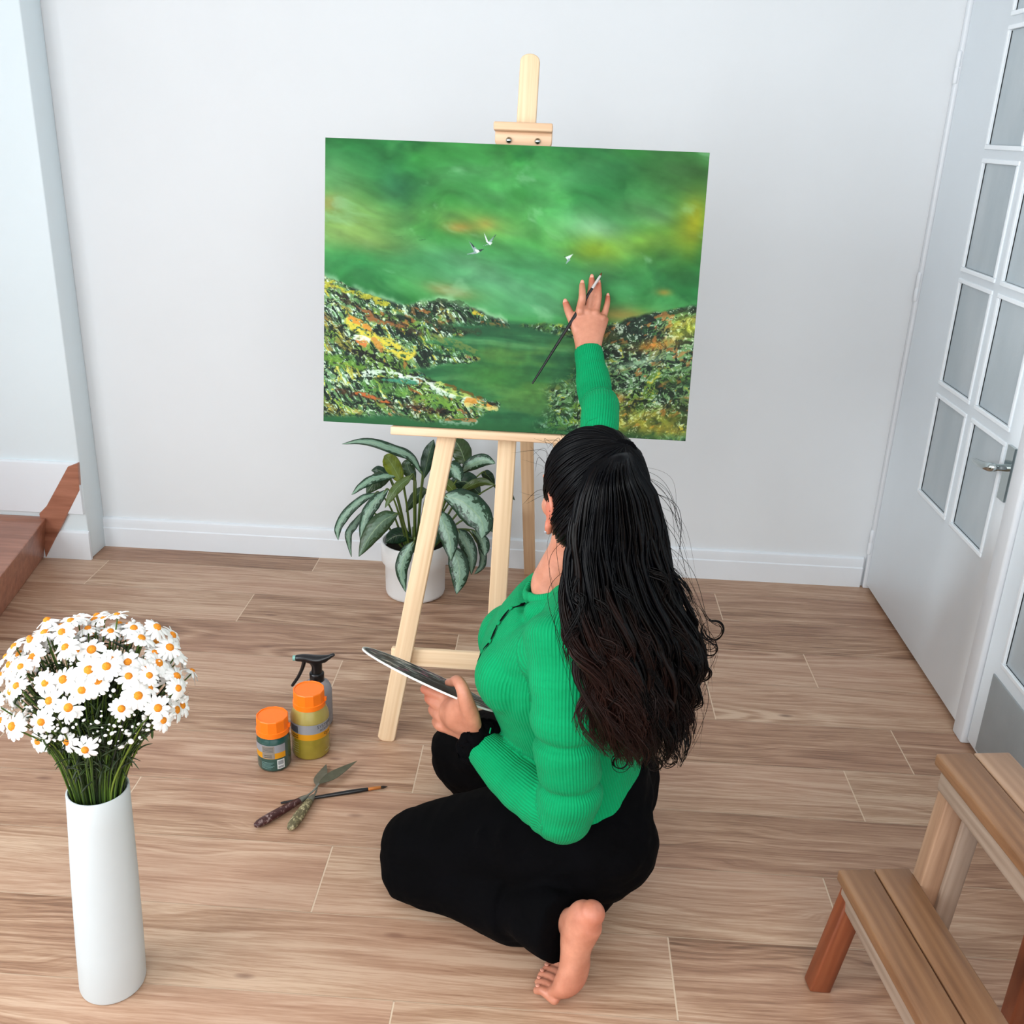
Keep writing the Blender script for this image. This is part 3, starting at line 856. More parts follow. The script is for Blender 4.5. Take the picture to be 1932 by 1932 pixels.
def jar(name, label, loc, R, h_body, neck, h_cap, Rcap, mat, shoulder, yellow):
    t = thing(name, label, 'paint jar', loc, 0, None)
    M = ROOTM[t]
    pr = [(R*.80, 0), (R*.94, .002), (R, .008), (R, h_body-.012)]
    if shoulder: pr += [(R*.985, h_body-.006), (R*.95, h_body), (Rcap*.98, neck), (Rcap*.9, neck+.006)]
    else: pr += [(R*.98, h_body-.005), (R*.92, h_body), (Rcap*.9, neck), (Rcap*.88, neck+.005)]
    v, f = lathe(pr, 48)
    link('jar_body', mkmesh('jar_body', v, f), mat, t, M)
    cm = cap_mesh(Rcap, h_cap)
    link('cap', cm, M_ORANGE, t, M @ Matrix.Translation((0, 0, neck+.001)))
    return t, M
fr = math.atan2(-2.0, .62)                      # direction from jars to the camera
tg1, MG = jar('paint_jar', 'small dark green paint jar with an orange cap, left of the olive jar', (-.643, 2.035, 0), .0405, .088, .094, .046, .039, M_JAR_G, False, False)
R = .0408
L1 = curved_patch('label_band', R, fr-1.5, fr+.70, .056, .078, M_SILVER, tg1, MG); L1['label'] = 'silver band of the label'
L2 = curved_patch('label_band', R, fr-1.5, fr+.70, .040, .056, M_AMBER, tg1, MG); L2['label'] = 'amber band of the label'
curved_patch('label_block', R+.0002, fr-.75, fr+.02, .041, .0765, plain('label_grey', (138, 130, 120), .5, .4, .05, 20), L1, MG)
lbx = curved_patch('barcode_label', R+.0002, fr+.14, fr+.60, .010, .036, M_WHITE, tg1, MG, 6); lbx['label'] = 'small white barcode label'
for i in range(9): curved_patch('barcode_line', R+.0004, fr+.20, fr+.54, .022+.0013*i, .022+.0013*i+.0007, M_INK, lbx, MG, 5)
for i in range(3): curved_patch('barcode_line', R+.0004, fr+.20, fr+.54, .0125+.0022*i, .0125+.0022*i+.0012, M_INK, lbx, MG, 5)
for i in range(6): curved_patch('printed_line', R+.0002, fr-.85, fr-.85+.62+.1*((i*7) % 3), .012+.0034*i, .012+.0034*i+.0011, plain('print_teal', (120, 150, 146), .6, .3, .03, 20) if i == 0 else bpy.data.materials['print_teal'], tg1, MG, 6)
for i in range(4): curved_patch('printed_line', R+.0004, fr-.70, fr-.05, .060+.0036*i, .060+.0036*i+.0012, M_INK, L1, MG, 6)
for i in range(2): curved_patch('printed_line', R+.0004, fr-.62, fr-.15, .044+.005*i, .044+.005*i+.0016, M_INKD, L2, MG, 6)

ty1, MY = jar('paint_jar', 'taller olive yellow paint jar with an orange cap, between green jar and spray bottle', (-.567, 2.098, 0), .0475, .118, .135, .045, .039, M_JAR_Y, True, True)
R = .0478
# paler empty shoulder
sv, sf = lathe([(R-.0001, .104), (R-.0001, .1062), (R*.985-.0001, .1125), (R*.952, .1186), (.0385, .1355)], 48, False, False)
link('shoulder', mkmesh('shoulder', sv, sf), M_JAR_Y2, ty1, MY)
L3 = curved_patch('label_band', R, fr-1.55, fr+1.35, .077, .103, M_SILVER, ty1, MY, 24); L3['label'] = 'silver band of the label'
L4 = curved_patch('label_band', R, fr-1.55, fr+1.35, .060, .077, M_AMBER, ty1, MY, 24); L4['label'] = 'amber band of the label'
curved_patch('label_block', R+.0002, fr-1.35, fr-.72, .079, .098, M_INK, L3, MY, 8)
text_patch('lettering', 'SYSTEM3', .0125, R, fr+.82, .0905, M_INK, L3, MY)
text_patch('lettering', 'ACRYLIC', .0085, R, fr+.82, .0815, M_INK, L3, MY)
text_patch('lettering', 'Ocre', .011, R, fr+.95, .0665, M_INKD, L4, MY)
curved_patch('printed_line', R+.0003, fr+.86, fr+1.02, .0625, .0645, M_INKD, L4, MY, 4)
for i in range(2): curved_patch('printed_line', R+.0003, fr-1.2, fr-.72, .064+.006*i, .064+.006*i+.002, M_INKD, L4, MY, 6)
M_YL = plain('print_pale', (190, 186, 140), .6, .3, .03, 20)
for i in range(5): curved_patch('printed_line', R+.0002, fr-1.15, fr-.72, .022+.0068*i, .022+.0068*i+.001, M_YL, ty1, MY, 6)
curved_patch('printed_line', R+.0002, fr+.75, fr+1.15, .018, .0195, M_YL, ty1, MY, 6)

sp = thing('spray_bottle', 'clear grey spray bottle with a black trigger head, behind the olive jar', 'spray bottle', (-.578, 2.225, 0))
MS = ROOTM[sp]
tb = NT('clear_plastic'); tb.set(Roughness=.08, IOR=1.25); tb.b.inputs['Base Color'].default_value = lin((206, 206, 212)); tb.b.inputs['Transmission Weight'].default_value = .55
v, f = lathe([(.030, 0), (.0365, .003), (.038, .010), (.038, .098), (.036, .110), (.030, .121), (.020, .128), (.0155, .131), (.0155, .138)], 40)
link('bottle', mkmesh('bottle', v, f), tb.m, sp, MS)
v, f = lathe([(.002, .004), (.0345, .005), (.0352, .010), (.0352, .084), (.002, .085)], 36)
wt = NT('tinted_water'); wt.set(Roughness=.1); wt.b.inputs['Base Color'].default_value = lin((112, 110, 114)); wt.b.inputs['Transmission Weight'].default_value = .5
link('water', mkmesh('water', v, f), wt.m, sp, MS)
v, f = lathe([(.0175, .128), (.019, .129), (.019, .150), (.0165, .153)], 28)
nk = mkmesh('collar', v, f); link('collar', nk, M_BLACKP, sp, MS)
hd = [tube([(0,0,.150,.0145,.0145), (.001,0,.170,.014,.0125), (-.002,0,.186,.018,.012)], 20, 4, (0,1,0)),
      tube([(.034,0,.197,.006,.0065), (.022,0,.193,.010,.009), (.0,0,.189,.015,.012), (-.03,0,.194,.012,.0105), (-.048,0,.194,.009,.009)], 20, 5, (0,0,1)),
      tube([(.02,0,.188,.009,.008), (.036,0,.199,.0065,.0055), (.044,0,.203,.006,.005)], 14, 4, (0,0,1))]
me = remesh('trigger_head', hd, .0022, 5)
HM = MS @ Matrix.Rotation(.12, 4, 'Z')
head = link('trigger_head', me, M_BLACKP, sp, HM)
me = remesh('trigger', [tube([(-.030,0,.188,.008,.006), (-.036,0,.165,.0085,.005), (-.048,0,.138,.008,.0045), (-.064,0,.113,.0065,.004)], 16, 5, (1,0,0))], .0018, 4)
link('trigger', me, M_BLACKP, sp, HM)
v, f = lathe([(.0065, 0), (.0072, .002), (.0072, .010), (.0055, .011)], 16)
link('nozzle', mkmesh('nozzle', v, f), plain('nozzle_teal', (120, 170, 160), .4, .5, .1, 20), sp, HM @ Matrix.Translation((-.049, 0, .194)) @ Matrix.Rotation(-PI/2, 4, 'Y'))
v, f = tube([(0,0,.15,.002,.002), (.004,.003,.08,.002,.002), (.012,.006,.008,.002,.002)], 8, 4, (1,0,0))
link('dip_tube', mkmesh('dip_tube', v, f), M_SILVER, sp, MS)

# ------------------------------------------------------------------ palette knives and loose brush
M_STEEL = plain('knife_steel', (120, 122, 112), .42, .5, .18, 40, metal=.55)
M_STEELD = plain('knife_steel_dark', (92, 92, 74), .45, .5, .2, 40, metal=.45)
def speckled(name, base, cols, scale=90, rough=.5):
    t = NT(name); c = t.coord('Object')
    n1 = t.noise(c, scale, 3, .6); n2 = t.noise(c, scale*.6, 4, .7, 1.)
    st = [(.0, lin(base)), (.50, lin(base))] + [(.54+.07*i, lin(k)) for i, k in enumerate(cols)]
    t.l(t.ramp(t.math('ADD', t.math('MULTIPLY', n1, .5), t.math('MULTIPLY', n2, .5)), st), t.b.inputs['Base Color']); t.set(Roughness=rough)
    t.bump(n2, .5, .002); return t.m
M_K1 = speckled('handle_maroon', (58, 26, 26), [(70, 34, 32), (150, 130, 126)], 110, .35)
M_K2 = speckled('handle_crusted', (92, 84, 58), [(146, 138, 100), (196, 182, 150), (34, 28, 22)], 120, .6)
def knife(name, label, butt, ferr, bend, blade0, tip, bw, hmat, bmat, r, lean=1.):
    butt, ferr, bend, blade0, tip = map(V, (butt, ferr, bend, blade0, tip))
    t = thing(name, label, 'palette knife', (butt+tip)/2*1)
    d = ferr-butt
    K = [tuple(butt+d*s)+(r*a, r*a*.8) for s, a in ((.02, .75), (.1, 1.0), (.35, 1.1), (.7, .95), (.93, .75), (1., .6))]
    v, f = tube(K, 18, 6)
    hd = link('handle', mkmesh('handle', v, f), hmat, t)
    K = [tuple(butt+d*s)+(r*a, r*a*.8) for s, a in ((.93, .80), (1., .70), (1.08, .48))]
    v, f = tube(K, 14, 4); link('ferrule', mkmesh('ferrule', v, f), M_STEEL, t)
    v, f = tube([tuple(ferr)+(.0028, .0022), tuple(bend)+(.0024, .0018), tuple(blade0)+(.0028, .0010)], 10, 6); link('shank', mkmesh('shank', v, f), M_STEEL, t)
    # leaf shaped blade
    ax = (tip-blade0); L = ax.length; ax.normalize(); side = V((0,0,1)).cross(ax).normalized(); nrm = ax.cross(side)
    side = (side*math.cos(.22*lean)+nrm*math.sin(.22*lean)).normalized(); nrm = ax.cross(side)
    prof = [(0, .12), (.12, .62), (.28, .98), (.42, 1.), (.6, .78), (.8, .42), (.95, .12), (1, .02)]
    pr = catmull(np.array(prof), 4)
    vs = []
    for s, w in pr:
        p = blade0+ax*L*float(s); w = max(float(w), .01)*bw/2
        vs += [p+side*w+nrm*.0006, p-side*w+nrm*.0006, p-side*w-nrm*.0006, p+side*w-nrm*.0006]
    fs = []
    for i in range(len(pr)-1):
        a, b = 4*i, 4*i+4
        for k in range(4): fs.append((a+k, a+(k+1) % 4, b+(k+1) % 4, b+k))
    fs += [(3,2,1,0), tuple(range(len(vs)-4, len(vs)))]
    me = mkmesh('blade', vs, fs); bm = bmesh.new(); bm.from_mesh(me); bmesh.ops.recalc_face_normals(bm, faces=bm.faces); bm.to_mesh(me); bm.free()
    link('blade', shade_auto(me, .8), bmat, t)
    return t
knife('palette_knife', 'palette knife with a maroon handle and slim pointed blade, lying crossed on the floor', (-.618, 1.790, .010), (-.535, 1.890, .013), (-.518, 1.912, .018), (-.508, 1.932, .026), (-.440, 2.048, .012), .024, M_K1, M_STEELD, .0105)
knife('palette_knife', 'palette knife with a paint crusted handle and short wide blade, crossed under the maroon one', (-.539, 1.788, .010), (-.517, 1.893, .012), (-.512, 1.915, .012), (-.516, 1.945, .010), (-.514, 2.035, .006), .030, M_K2, M_STEEL, .0115, -.6)
def brush(name, label, cat_, butt, fer0, fer1, tip, r, ferr_mat, hair_mat, mid=None, up=(0,0,1)):
    butt, fer0, fer1, tip = map(V, (butt, fer0, fer1, tip))
    t = thing(name, label, cat_, butt)
    d = fer0-butt
    v, f = tube([tuple(butt+d*s)+(r*a, r*a) for s, a in ((0, .55), (.1, .7), (.5, .95), (.8, 1.15), (.95, 1.0), (1., .85))], 12, 5, up)
    h = link('brush_handle', mkmesh('brush_handle', v, f), M_BLACKP, t)
    v, f = tube([tuple(fer0)+(r*.95, r*.95), tuple(fer0.lerp(fer1, .5))+(r*.9, r*.9), tuple(fer1)+(r*.75, r*.75)], 12, 4, up)
    link('ferrule', mkmesh('ferrule', v, f), ferr_mat, t)
    v, f = tube([tuple(fer1)+(r*.7, r*.7), tuple(fer1.lerp(tip, .45))+(r*.75, r*.7), tuple(tip)+(r*.12, r*.12)], 10, 4, up)
    link('bristles', mkmesh('bristles', v, f), hair_mat, t)
    return t
M_COPPER = plain('ferrule_copper', (196, 122, 60), .3, .5, .1, 30, metal=.5)
M_NICKEL = plain('ferrule_nickel', (214, 206, 204), .3, .5, .05, 30, metal=.3)
M_BRIST = plain('bristle_dark', (46, 38, 32), .7, .3, .2, 80)
brush('paint_brush', 'black paint brush with copper ferrule lying on the floor under the knives', 'paint brush', (-.584, 1.880, .0045), (-.392, 1.950, .005), (-.366, 1.959, .005), (-.350, 1.965, .004), .0046, M_COPPER, M_BRIST)
brush('paint_brush', 'thin black paint brush with silver ferrule held in the raised hand against the canvas', 'paint brush', CP(.499, .124, .09), CP(.621, .340, .030), CP(.6365, .3665, .012), CP(.640, .375, .004), .0036, M_NICKEL, plain('bristle_brown', (110, 74, 44), .7, .3, .2, 80), up=(1,0,0))
# ------------------------------------------------------------------ the painter
def nrm(a): a = np.asarray(a, float); return a/np.linalg.norm(a)
HC = np.array((.072, 1.60, .912))
HF = nrm((-.47, .87, -.12)); HX = nrm(np.cross(HF, (0.02, 0, 1))); HU = np.cross(HX, HF)   # right, forward, up of the head
HM3 = np.stack([HX, HF, HU], 1)
def hp(x, y, z): return HC + HM3 @ np.array((x, y, z))

# ---- right hand, in the canvas frame (the fingertips rest on the painting)
def K(a, b, o, ra, rb=None): return tuple(CP(a, b, o))+(ra, rb or ra)
HN = tuple(EN)
rh = [tube([K(.619,.190,.074,.027,.021), K(.619,.212,.064,.030,.020), K(.618,.245,.050,.037,.0165), K(.622,.278,.038,.041,.013)], 28, 6, HN, 1, .6),
      tube([K(.596,.268,.042,.010), K(.595,.288,.044,.0095), K(.599,.315,.054,.0090), K(.598,.333,.044,.0080), K(.597,.346,.030,.0068)], 16, 5, HN),
      tube([K(.613,.268,.038,.010), K(.613,.288,.037,.0095), K(.617,.324,.028,.0088), K(.618,.344,.019,.0078), K(.618,.361,.009,.0066)], 16, 5, HN),
      tube([K(.630,.268,.037,.010), K(.631,.286,.036,.0092), K(.635,.318,.027,.0084), K(.635,.336,.018,.0075), K(.634,.351,.009,.0064)], 16, 5, HN),
      tube([K(.646,.258,.037,.009), K(.649,.274,.034,.0082), K(.655,.298,.025,.0074), K(.657,.312,.017,.0066), K(.657,.323,.008,.0056)], 16, 5, HN),
      tube([K(.604,.222,.055,.015), K(.592,.246,.048,.0135), K(.578,.270,.040,.0105), K(.569,.288,.030,.0095), K(.562,.304,.018,.0075)], 18, 5, HN)]
for s, (a, b) in enumerate(((.596,.285), (.613,.287), (.631,.285), (.648,.274))):      # knuckles
    rh.append(ellipsoid(CP(a, b, .043 if s else .047), (.0095, .0095, .008)))
# ---- left hand gripping the palette
LT = nrm((-.75, .58, .12)); LA = nrm((.10, .24, .96)); LH = np.cross(LT, LA)
lh = [ellipsoid((-.146,1.600,.456), (.032,.024,.040)), ellipsoid((-.138,1.590,.478), (.022,.020,.030)), ellipsoid((-.160,1.622,.446), (.030,.024,.034)), tube([(-.112,1.600,.405,.026,.021), (-.130,1.612,.418,.029,.022), (-.156,1.633,.428,.039,.020), (-.183,1.650,.428,.038,.014)], 28, 6, LH, 1, .6),
      tube([(-.165,1.648,.452,.011,.011), (-.180,1.657,.455,.0105,.0105), (-.221,1.689,.450,.0092,.0092), (-.224,1.712,.440,.0085,.0085), (-.203,1.732,.432,.0070,.0070)], 16, 5, LH),
      tube([(-.168,1.643,.437,.012,.012), (-.186,1.652,.438,.0115,.0115), (-.213,1.682,.434,.0100,.0100), (-.215,1.708,.424,.0085,.0085), (-.200,1.722,.415,.0070,.0070)], 16, 5, LH),
      tube([(-.170,1.638,.422,.012,.012), (-.188,1.645,.421,.0115,.0115), (-.206,1.676,.414,.0098,.0098), (-.205,1.700,.404,.0080,.0080), (-.195,1.706,.396,.0066,.0066)], 16, 5, LH),
      tube([(-.170,1.632,.405,.012,.012), (-.187,1.638,.404,.0110,.0110), (-.198,1.664,.396,.0090,.0090), (-.196,1.684,.388,.0072,.0072), (-.190,1.687,.378,.0060,.0060)], 16, 5, LH),
      tube([(-.118,1.592,.428,.020,.017), (-.122,1.574,.470,.0185,.0165), (-.130,1.567,.503,.0155,.0150), (-.139,1.572,.530,.0125,.0120), (-.150,1.592,.534,.0112,.0108), (-.163,1.622,.512,.0095,.0090), (-.172,1.640,.500,.0080,.0075)], 20, 5, LH), tube([(-.150,1.628,.440,.020,.016), (-.138,1.600,.470,.018,.015), (-.132,1.578,.498,.013,.013)], 18, 5, LH)]
# ---- left foot, heel up and toes bent on the floor
FN = nrm((.80, -.60, 0)); FB = nrm((.60, .80, 0))      # sole normal, across the toes (towards the big toe)
def fk(x, y, z, ra, rb): return (x, y, z, ra, rb)
ft = [tube([fk(.070,1.394,.018,.037,.014), fk(.084,1.388,.034,.042,.024), fk(.092,1.389,.068,.037,.025), fk(.093,1.394,.100,.032,.026), fk(.096,1.400,.135,.031,.034), fk(.106,1.401,.172,.029,.036), fk(.117,1.396,.192,.025,.024)], 28, 6, FN, .6, .9),
      tube([(.100,1.404,.165,.027,.030), (.078,1.430,.138,.024,.026), (.050,1.460,.115,.026,.026)], 24, 5, FN)]
for i, (o, r, ln) in enumerate(((-.033, .0090, .026), (-.017, .0086, .036), (0., .0088, .042), (.016, .0090, .044), (.035, .0120, .046))):
    b = np.array((.068, 1.400, .016))+FB*o*1.02; d = -FN
    ft.append(tube([tuple(b-d*.014)+(r*1.15, r*1.1), tuple(b+d*ln*.45+np.array((0,0,.002)))+(r*1.02, r*.95), tuple(b+d*ln+np.array((0,0,-.006)))+(r, r*.8)], 14, 5, (0,0,1)))
# ---- head
def el(x, y, z, rx, ry, rz): return ellipsoid(hp(x, y, z), (rx, ry, rz), HM3, 28, 18)
hd = [el(0, -.008, .012, .074, .092, .094), el(0, .030, -.045, .058, .060, .068), el(0, .050, -.088, .030, .034, .026), el(0, .062, .018, .054, .028, .030),
      el(.034, .066, -.030, .024, .022, .024), el(-.034, .066, -.030, .024, .022, .024)]
def ht(keys, n=12): return tube([tuple(hp(*k[:3]))+tuple(k[3:]) for k in keys], n, 4, HX)
hd += [ht([(0,.084,.014,.006,.007), (0,.096,-.012,.007,.008), (0,.108,-.034,.0105,.009), (0,.094,-.044,.010,.006)]),
       el(.010,.095,-.040,.007,.008,.006), el(-.010,.095,-.040,.007,.008,.006),
       el(0,.086,-.062,.021,.009,.0055), el(0,.084,-.072,.019,.009,.0065), el(0,.078,-.094,.020,.014,.014),
       el(.030,.080,.004,.015,.009,.010), el(-.030,.080,.004,.015,.009,.010), el(.030,.085,.020,.020,.008,.006), el(-.030,.085,.020,.020,.008,.006)]
for s in (-1, 1):                                    # ears
    hd += [ht([(s*.074,.006,-.034,.005,.007), (s*.080,.000,-.046,.006,.008), (s*.079,.002,-.056,.006,.007)]), el(s*.076,-.004,-.018,.010,.017,.026),
           ht([(s*.075,.010,.004,.004,.004), (s*.082,-.006,.012,.004,.004), (s*.086,-.020,.000,.004,.0045), (s*.084,-.020,-.024,.004,.0045), (s*.080,-.006,-.044,.004,.005)])]
neck = [tube([(.026,1.626,.700,.056,.044), (.028,1.626,.722,.058,.052), (.036,1.620,.755,.050,.048), (.052,1.612,.800,.046,.047), (.062,1.606,.850,.047,.050)], 28, 6, (1,0,0))]
# ---- limbs and trunk of the body (inside the clothes)
LARM = [(.052,1.500,.672,.055,.052), (.050,1.468,.600,.052,.052), (.056,1.452,.500,.047,.047), (.064,1.444,.420,.043,.044), (.058,1.446,.362,.041,.042)]
LFOR = [(.058,1.446,.362,.042,.042), (.010,1.488,.366,.040,.040), (-.055,1.545,.382,.034,.034), (-.112,1.596,.404,.027,.025)]
w0 = CP(.619, .200, .070)
RARM = [(.070,1.755,.700,.055,.055), (.088,1.84,.790,.045,.045), (.094,1.935,.880,.0365,.0365), (.095,1.965,.903,.035,.035)]
RFOR = [(.094,1.915,.865,.039,.039), (.095,1.95,.891,.039,.039), (.100,2.03,.950,.038,.038), tuple(CP(.645,.090,.150))+(.0345,.0345), tuple(w0)+(.028,.024)]
TOR = [(.095,1.665,.245,.172,.135), (.088,1.662,.310,.158,.128), (.070,1.655,.390,.140,.118), (.048,1.650,.470,.146,.125), (.028,1.648,.550,.155,.138), (.032,1.646,.610,.158,.120), (.050,1.640,.670,.150,.090), (.050,1.632,.712,.110,.062)]
LTH = [(.120,1.600,.205,.132,.120), (.020,1.600,.180,.118,.108), (-.110,1.632,.130,.106,.090), (-.228,1.660,.084,.086,.072)]
LSH = [(-.222,1.650,.066,.085,.064), (-.110,1.595,.085,.085,.080), (-.010,1.520,.095,.075,.075), (.048,1.468,.120,.050,.055)]
RTH = [(.130,1.740,.225,.135,.125), (.040,1.830,.195,.115,.115), (-.080,1.925,.145,.098,.095), (-.158,1.975,.100,.078,.082)]
RSH = [(-.150,1.975,.078,.075,.072), (-.04,1.94,.085,.070,.070), (.05,1.89,.08,.060,.060), (.10,1.86,.065,.045,.05)]
def grow(ks, d, m=1.): return [k[:3]+(k[3]*m+d, k[4]*m+d) for k in ks]
B = -.014
skin = rh+lh+ft+hd+neck
skin += [tube(grow(TOR, B), 36, 5, (1,0,0)), tube(grow(LARM, B), 24, 5), tube(grow(LFOR[:-1], B)+[LFOR[-1]], 24, 5), tube(grow(RARM, B), 24, 5, (1,0,0)), tube(grow(RFOR[:-1], B)+[RFOR[-1][:3]+(.027,.021)], 24, 5, HN),
         tube(grow(LTH, B-.01), 24, 5), tube(grow(LSH, B-.012), 24, 5), tube(grow(RTH, B-.01), 24, 5), tube(grow(RSH, B-.012), 24, 5), tube([(.09,1.865,.05,.03,.04), (.14,1.84,.035,.035,.03), (.19,1.82,.022,.032,.018)], 20, 5)]
ts = NT('skin')
c = ts.coord('Object')
sk = ts.ramp(ts.noise(c, 26, 4, .6), [(.32, lin((178, 115, 90))), (.68, lin((203, 140, 114)))])
sk = ts.mix(ts.attr('blush'), sk, lin((186, 96, 74)))
ts.l(sk, ts.b.inputs['Base Color']); ts.set(Roughness=.48)
ts.b.inputs['Subsurface Weight'].default_value = .12; ts.b.inputs['Subsurface Radius'].default_value = (.012, .004, .002); ts.b.inputs['Subsurface Scale'].default_value = .6
ts.bump(ts.noise(c, 420, 3), .12, .0006)
M_SKIN = ts.m
me = remesh('person', skin, .0027, 3, .45)
local_smooth(me, [((-.152,1.603,.452), .062, 90), ((-.12,1.60,.43), .03, 30), ((.088,1.42,.150), .045, 50)])
co = get_co(me)
bl = np.zeros(len(co))
for c0, r, k in [(np.array(CP(a, b, .02)), .016, .8) for a, b in ((.597,.346), (.618,.361), (.634,.351), (.657,.323), (.562,.304))] + [((-.222,1.687,.44), .03, .5), ((-.15,1.66,.49), .025, .5), ((.094,1.395,.035), .04, .55), ((.118,1.39,.19), .03, .5), (hp(-.08,-.005,-.02), .04, .7)] + [(np.array((.03, 1.45, .01)), .03, .35)]:
    d = np.linalg.norm(co-np.array(c0), axis=1); bl = np.maximum(bl, k*np.exp(-(d/r)**2))
add_attr(me, 'blush', bl)
person = link('person', me, M_SKIN)
tag(person, 'person in a green sweater and black trousers kneeling barefoot, painting with one arm raised', 'person')

# ---- sweater
SW = .004
def creases(t):
    s = 1.0
    for p, w, d in ((.44, .020, .20), (.70, .018, .20)): s -= d*math.exp(-((t-p)/w)**2)
    for p, w, d in ((.36, .06, .06), (.52, .06, .07), (.62, .05, .06), (.80, .07, .06)): s += d*math.exp(-((t-p)/w)**2)
    return s
def folds(t):
    return 1+.05*math.sin(t*46)*math.exp(-((t-.12)/.16)**2)+.02*math.sin(t*30)*math.exp(-((t-.5)/.2)**2)
def rfolds(t): return 1+.035*math.sin(t*34+1)*math.exp(-((t-.30)/.3)**2)+.03*math.exp(-((t-.97)/.02)**2)
S_TOR = grow(TOR, SW); S_LA = grow([(.048,1.512,.690,.066,.060)]+LARM[1:], .0105); S_LF = grow(LFOR[:-1], .010)+[LFOR[-1][:3]+(.036,.033)]; S_RA = grow(RARM, .006); S_RF = grow(RFOR[:-1], .003)+[tuple(CP(.619,.204,.0685))+(.0335,.030)]
sw = [tube(S_TOR, 48, 6, (1,0,0), .3, .5), tube(S_LA, 32, 14, (0,1,0), .6, .9, creases), tube(S_LF, 28, 14, (0,0,1), .9, .12, folds), tube(S_RA, 28, 6, (1,0,0)), tube(S_RF, 28, 12, HN, .8, .12, rfolds),
      ellipsoid((-.050,1.575,.560), (.066,.066,.072)), ellipsoid((-.056,1.715,.560), (.066,.066,.072)),          # bust
      tube([(.055,1.50,.690,.062,.058), (.060,1.56,.712,.055,.052), (.055,1.63,.715,.050,.05)], 24, 5, (0,0,1)),  # shoulder yoke
      tube([(.075,1.77,.70,.060,.06), (.070,1.70,.715,.055,.052), (.055,1.63,.715,.050,.05)], 24, 5, (0,0,1)),
      tube([(-.010,1.585,.690,.030,.022), (.030,1.572,.712,.034,.024), (.080,1.580,.735,.034,.026)], 20, 5, (0,0,1)), tube([(.045,1.500,.665,.060,.055), (.005,1.545,.635,.062,.056), (-.030,1.575,.600,.060,.055)], 24, 5, (0,0,1)),
      tube([(.150,1.60,.70,.03,.05), (.150,1.66,.62,.06,.07), (.140,1.66,.5,.06,.05)], 20, 5, (0,1,0))]            # upper back
sme = remesh('sweater', sw, .0042, 5, .5)
local_smooth(sme, [((.096,1.95,.895), .11, 90), ((.02,1.53,.655), .07, 12)])
co = get_co(sme); no = np.empty(len(co)*3); sme.vertices.foreach_get('normal', no); no = no.reshape(-1, 3)
# knit direction: coordinate running around each sleeve / the trunk
best = np.full(len(co), 1e9); rib = np.zeros(len(co)); lon = np.zeros(len(co))
for ks, h in ((S_TOR, (1,0,0)), (S_LA, (0,1,0)), (S_LF, (0,0,1)), (S_RA, (1,0,0)), (S_RF, HN)):
    D = catmull(ks, 8); P = D[:, :3]; T = np.gradient(P, axis=0); T /= np.linalg.norm(T, axis=1)[:, None]
    Rm = D[:, 3:5].mean(1)
    d = np.linalg.norm(co[:, None]-P[None], axis=2)-Rm[None]
    i = d.argmin(1); dm = d[np.arange(len(co)), i]
    A_ = np.cross(np.array(h, float), T); A_ /= np.linalg.norm(A_, axis=1)[:, None]; B_ = np.cross(T, A_)
    v = co-P[i]
    an = np.arctan2((v*B_[i]).sum(1), (v*A_[i]).sum(1))
    s = np.concatenate([[0], np.cumsum(np.linalg.norm(np.diff(P, axis=0), axis=1))])
    m = dm < best
    best[m] = dm[m]; rib[m] = (an*Rm.mean())[m]; lon[m] = s[i][m]
# soft drape wrinkles
x, y, z = co.T
wr = (fbm(y*9+z*4, z*16-x*6, 401, 3)-.5)*.010
# pulls from the arm pit to the bust, small folds in the crook of the elbow
def ridge(p, q, w, amp):
    p, q = np.array(p), np.array(q); l = q-p
    t = np.clip(((co-p)@l)/(l@l), 0, 1); d = np.linalg.norm(co-p-t[:, None]*l, axis=1)
    return amp*np.exp(-(d/w)**2)*np.sin(PI*np.clip(t, .05, .95))
wr = wr+ridge((-.012,1.475,.40), (.055,1.425,.375), .008, -.006)+ridge((-.03,1.49,.375), (.05,1.415,.345), .008, -.006)+ridge((.0,1.46,.425), (.07,1.41,.43), .007, -.005)
wr = wr+ridge((.01,1.45,.62), (-.03,1.50,.50), .010, -.010)+ridge((-.02,1.47,.44), (.03,1.42,.30), .009, .004)
co = co+no*wr[:, None]
set_co(sme, co)
add_attr(sme, 'rib', rib); add_attr(sme, 'lon', lon)
tw = NT('knit_green')
ribn = tw.attr('rib'); lonn = tw.attr('lon')
wv = tw.math('SINE', tw.math('MULTIPLY', ribn, 2*PI/.0056))
st_ = tw.math('SINE', tw.math('ADD', tw.math('MULTIPLY', lonn, 2*PI/.0032), tw.math('MULTIPLY', wv, 1.2)))
hgt = tw.math('ADD', tw.math('MULTIPLY', wv, .5), tw.math('MULTIPLY', st_, .09))
fz = tw.noise(tw.coord('Object'), 9, 4, .6)
base = tw.ramp(fz, [(.3, lin((0, 138, 84))), (.7, lin((1, 156, 97)))])
base = tw.mix(tw.ramp(wv, [(.0, (.30,.30,.30,1)), (.6, (0,0,0,1))]), base, lin((0, 112, 64)))
tw.l(base, tw.b.inputs['Base Color']); tw.set(Roughness=.8)
tw.b.inputs['Specular IOR Level'].default_value = .12; tw.b.inputs['Sheen Weight'].default_value = .06; tw.b.inputs['Sheen Roughness'].default_value = .5; tw.b.inputs['Sheen Tint'].default_value = (.45, 1, .75, 1)
tw.bump(hgt, .55, .0022)
M_KNIT = tw.m
sweater = link('sweater', sme, M_KNIT, person)
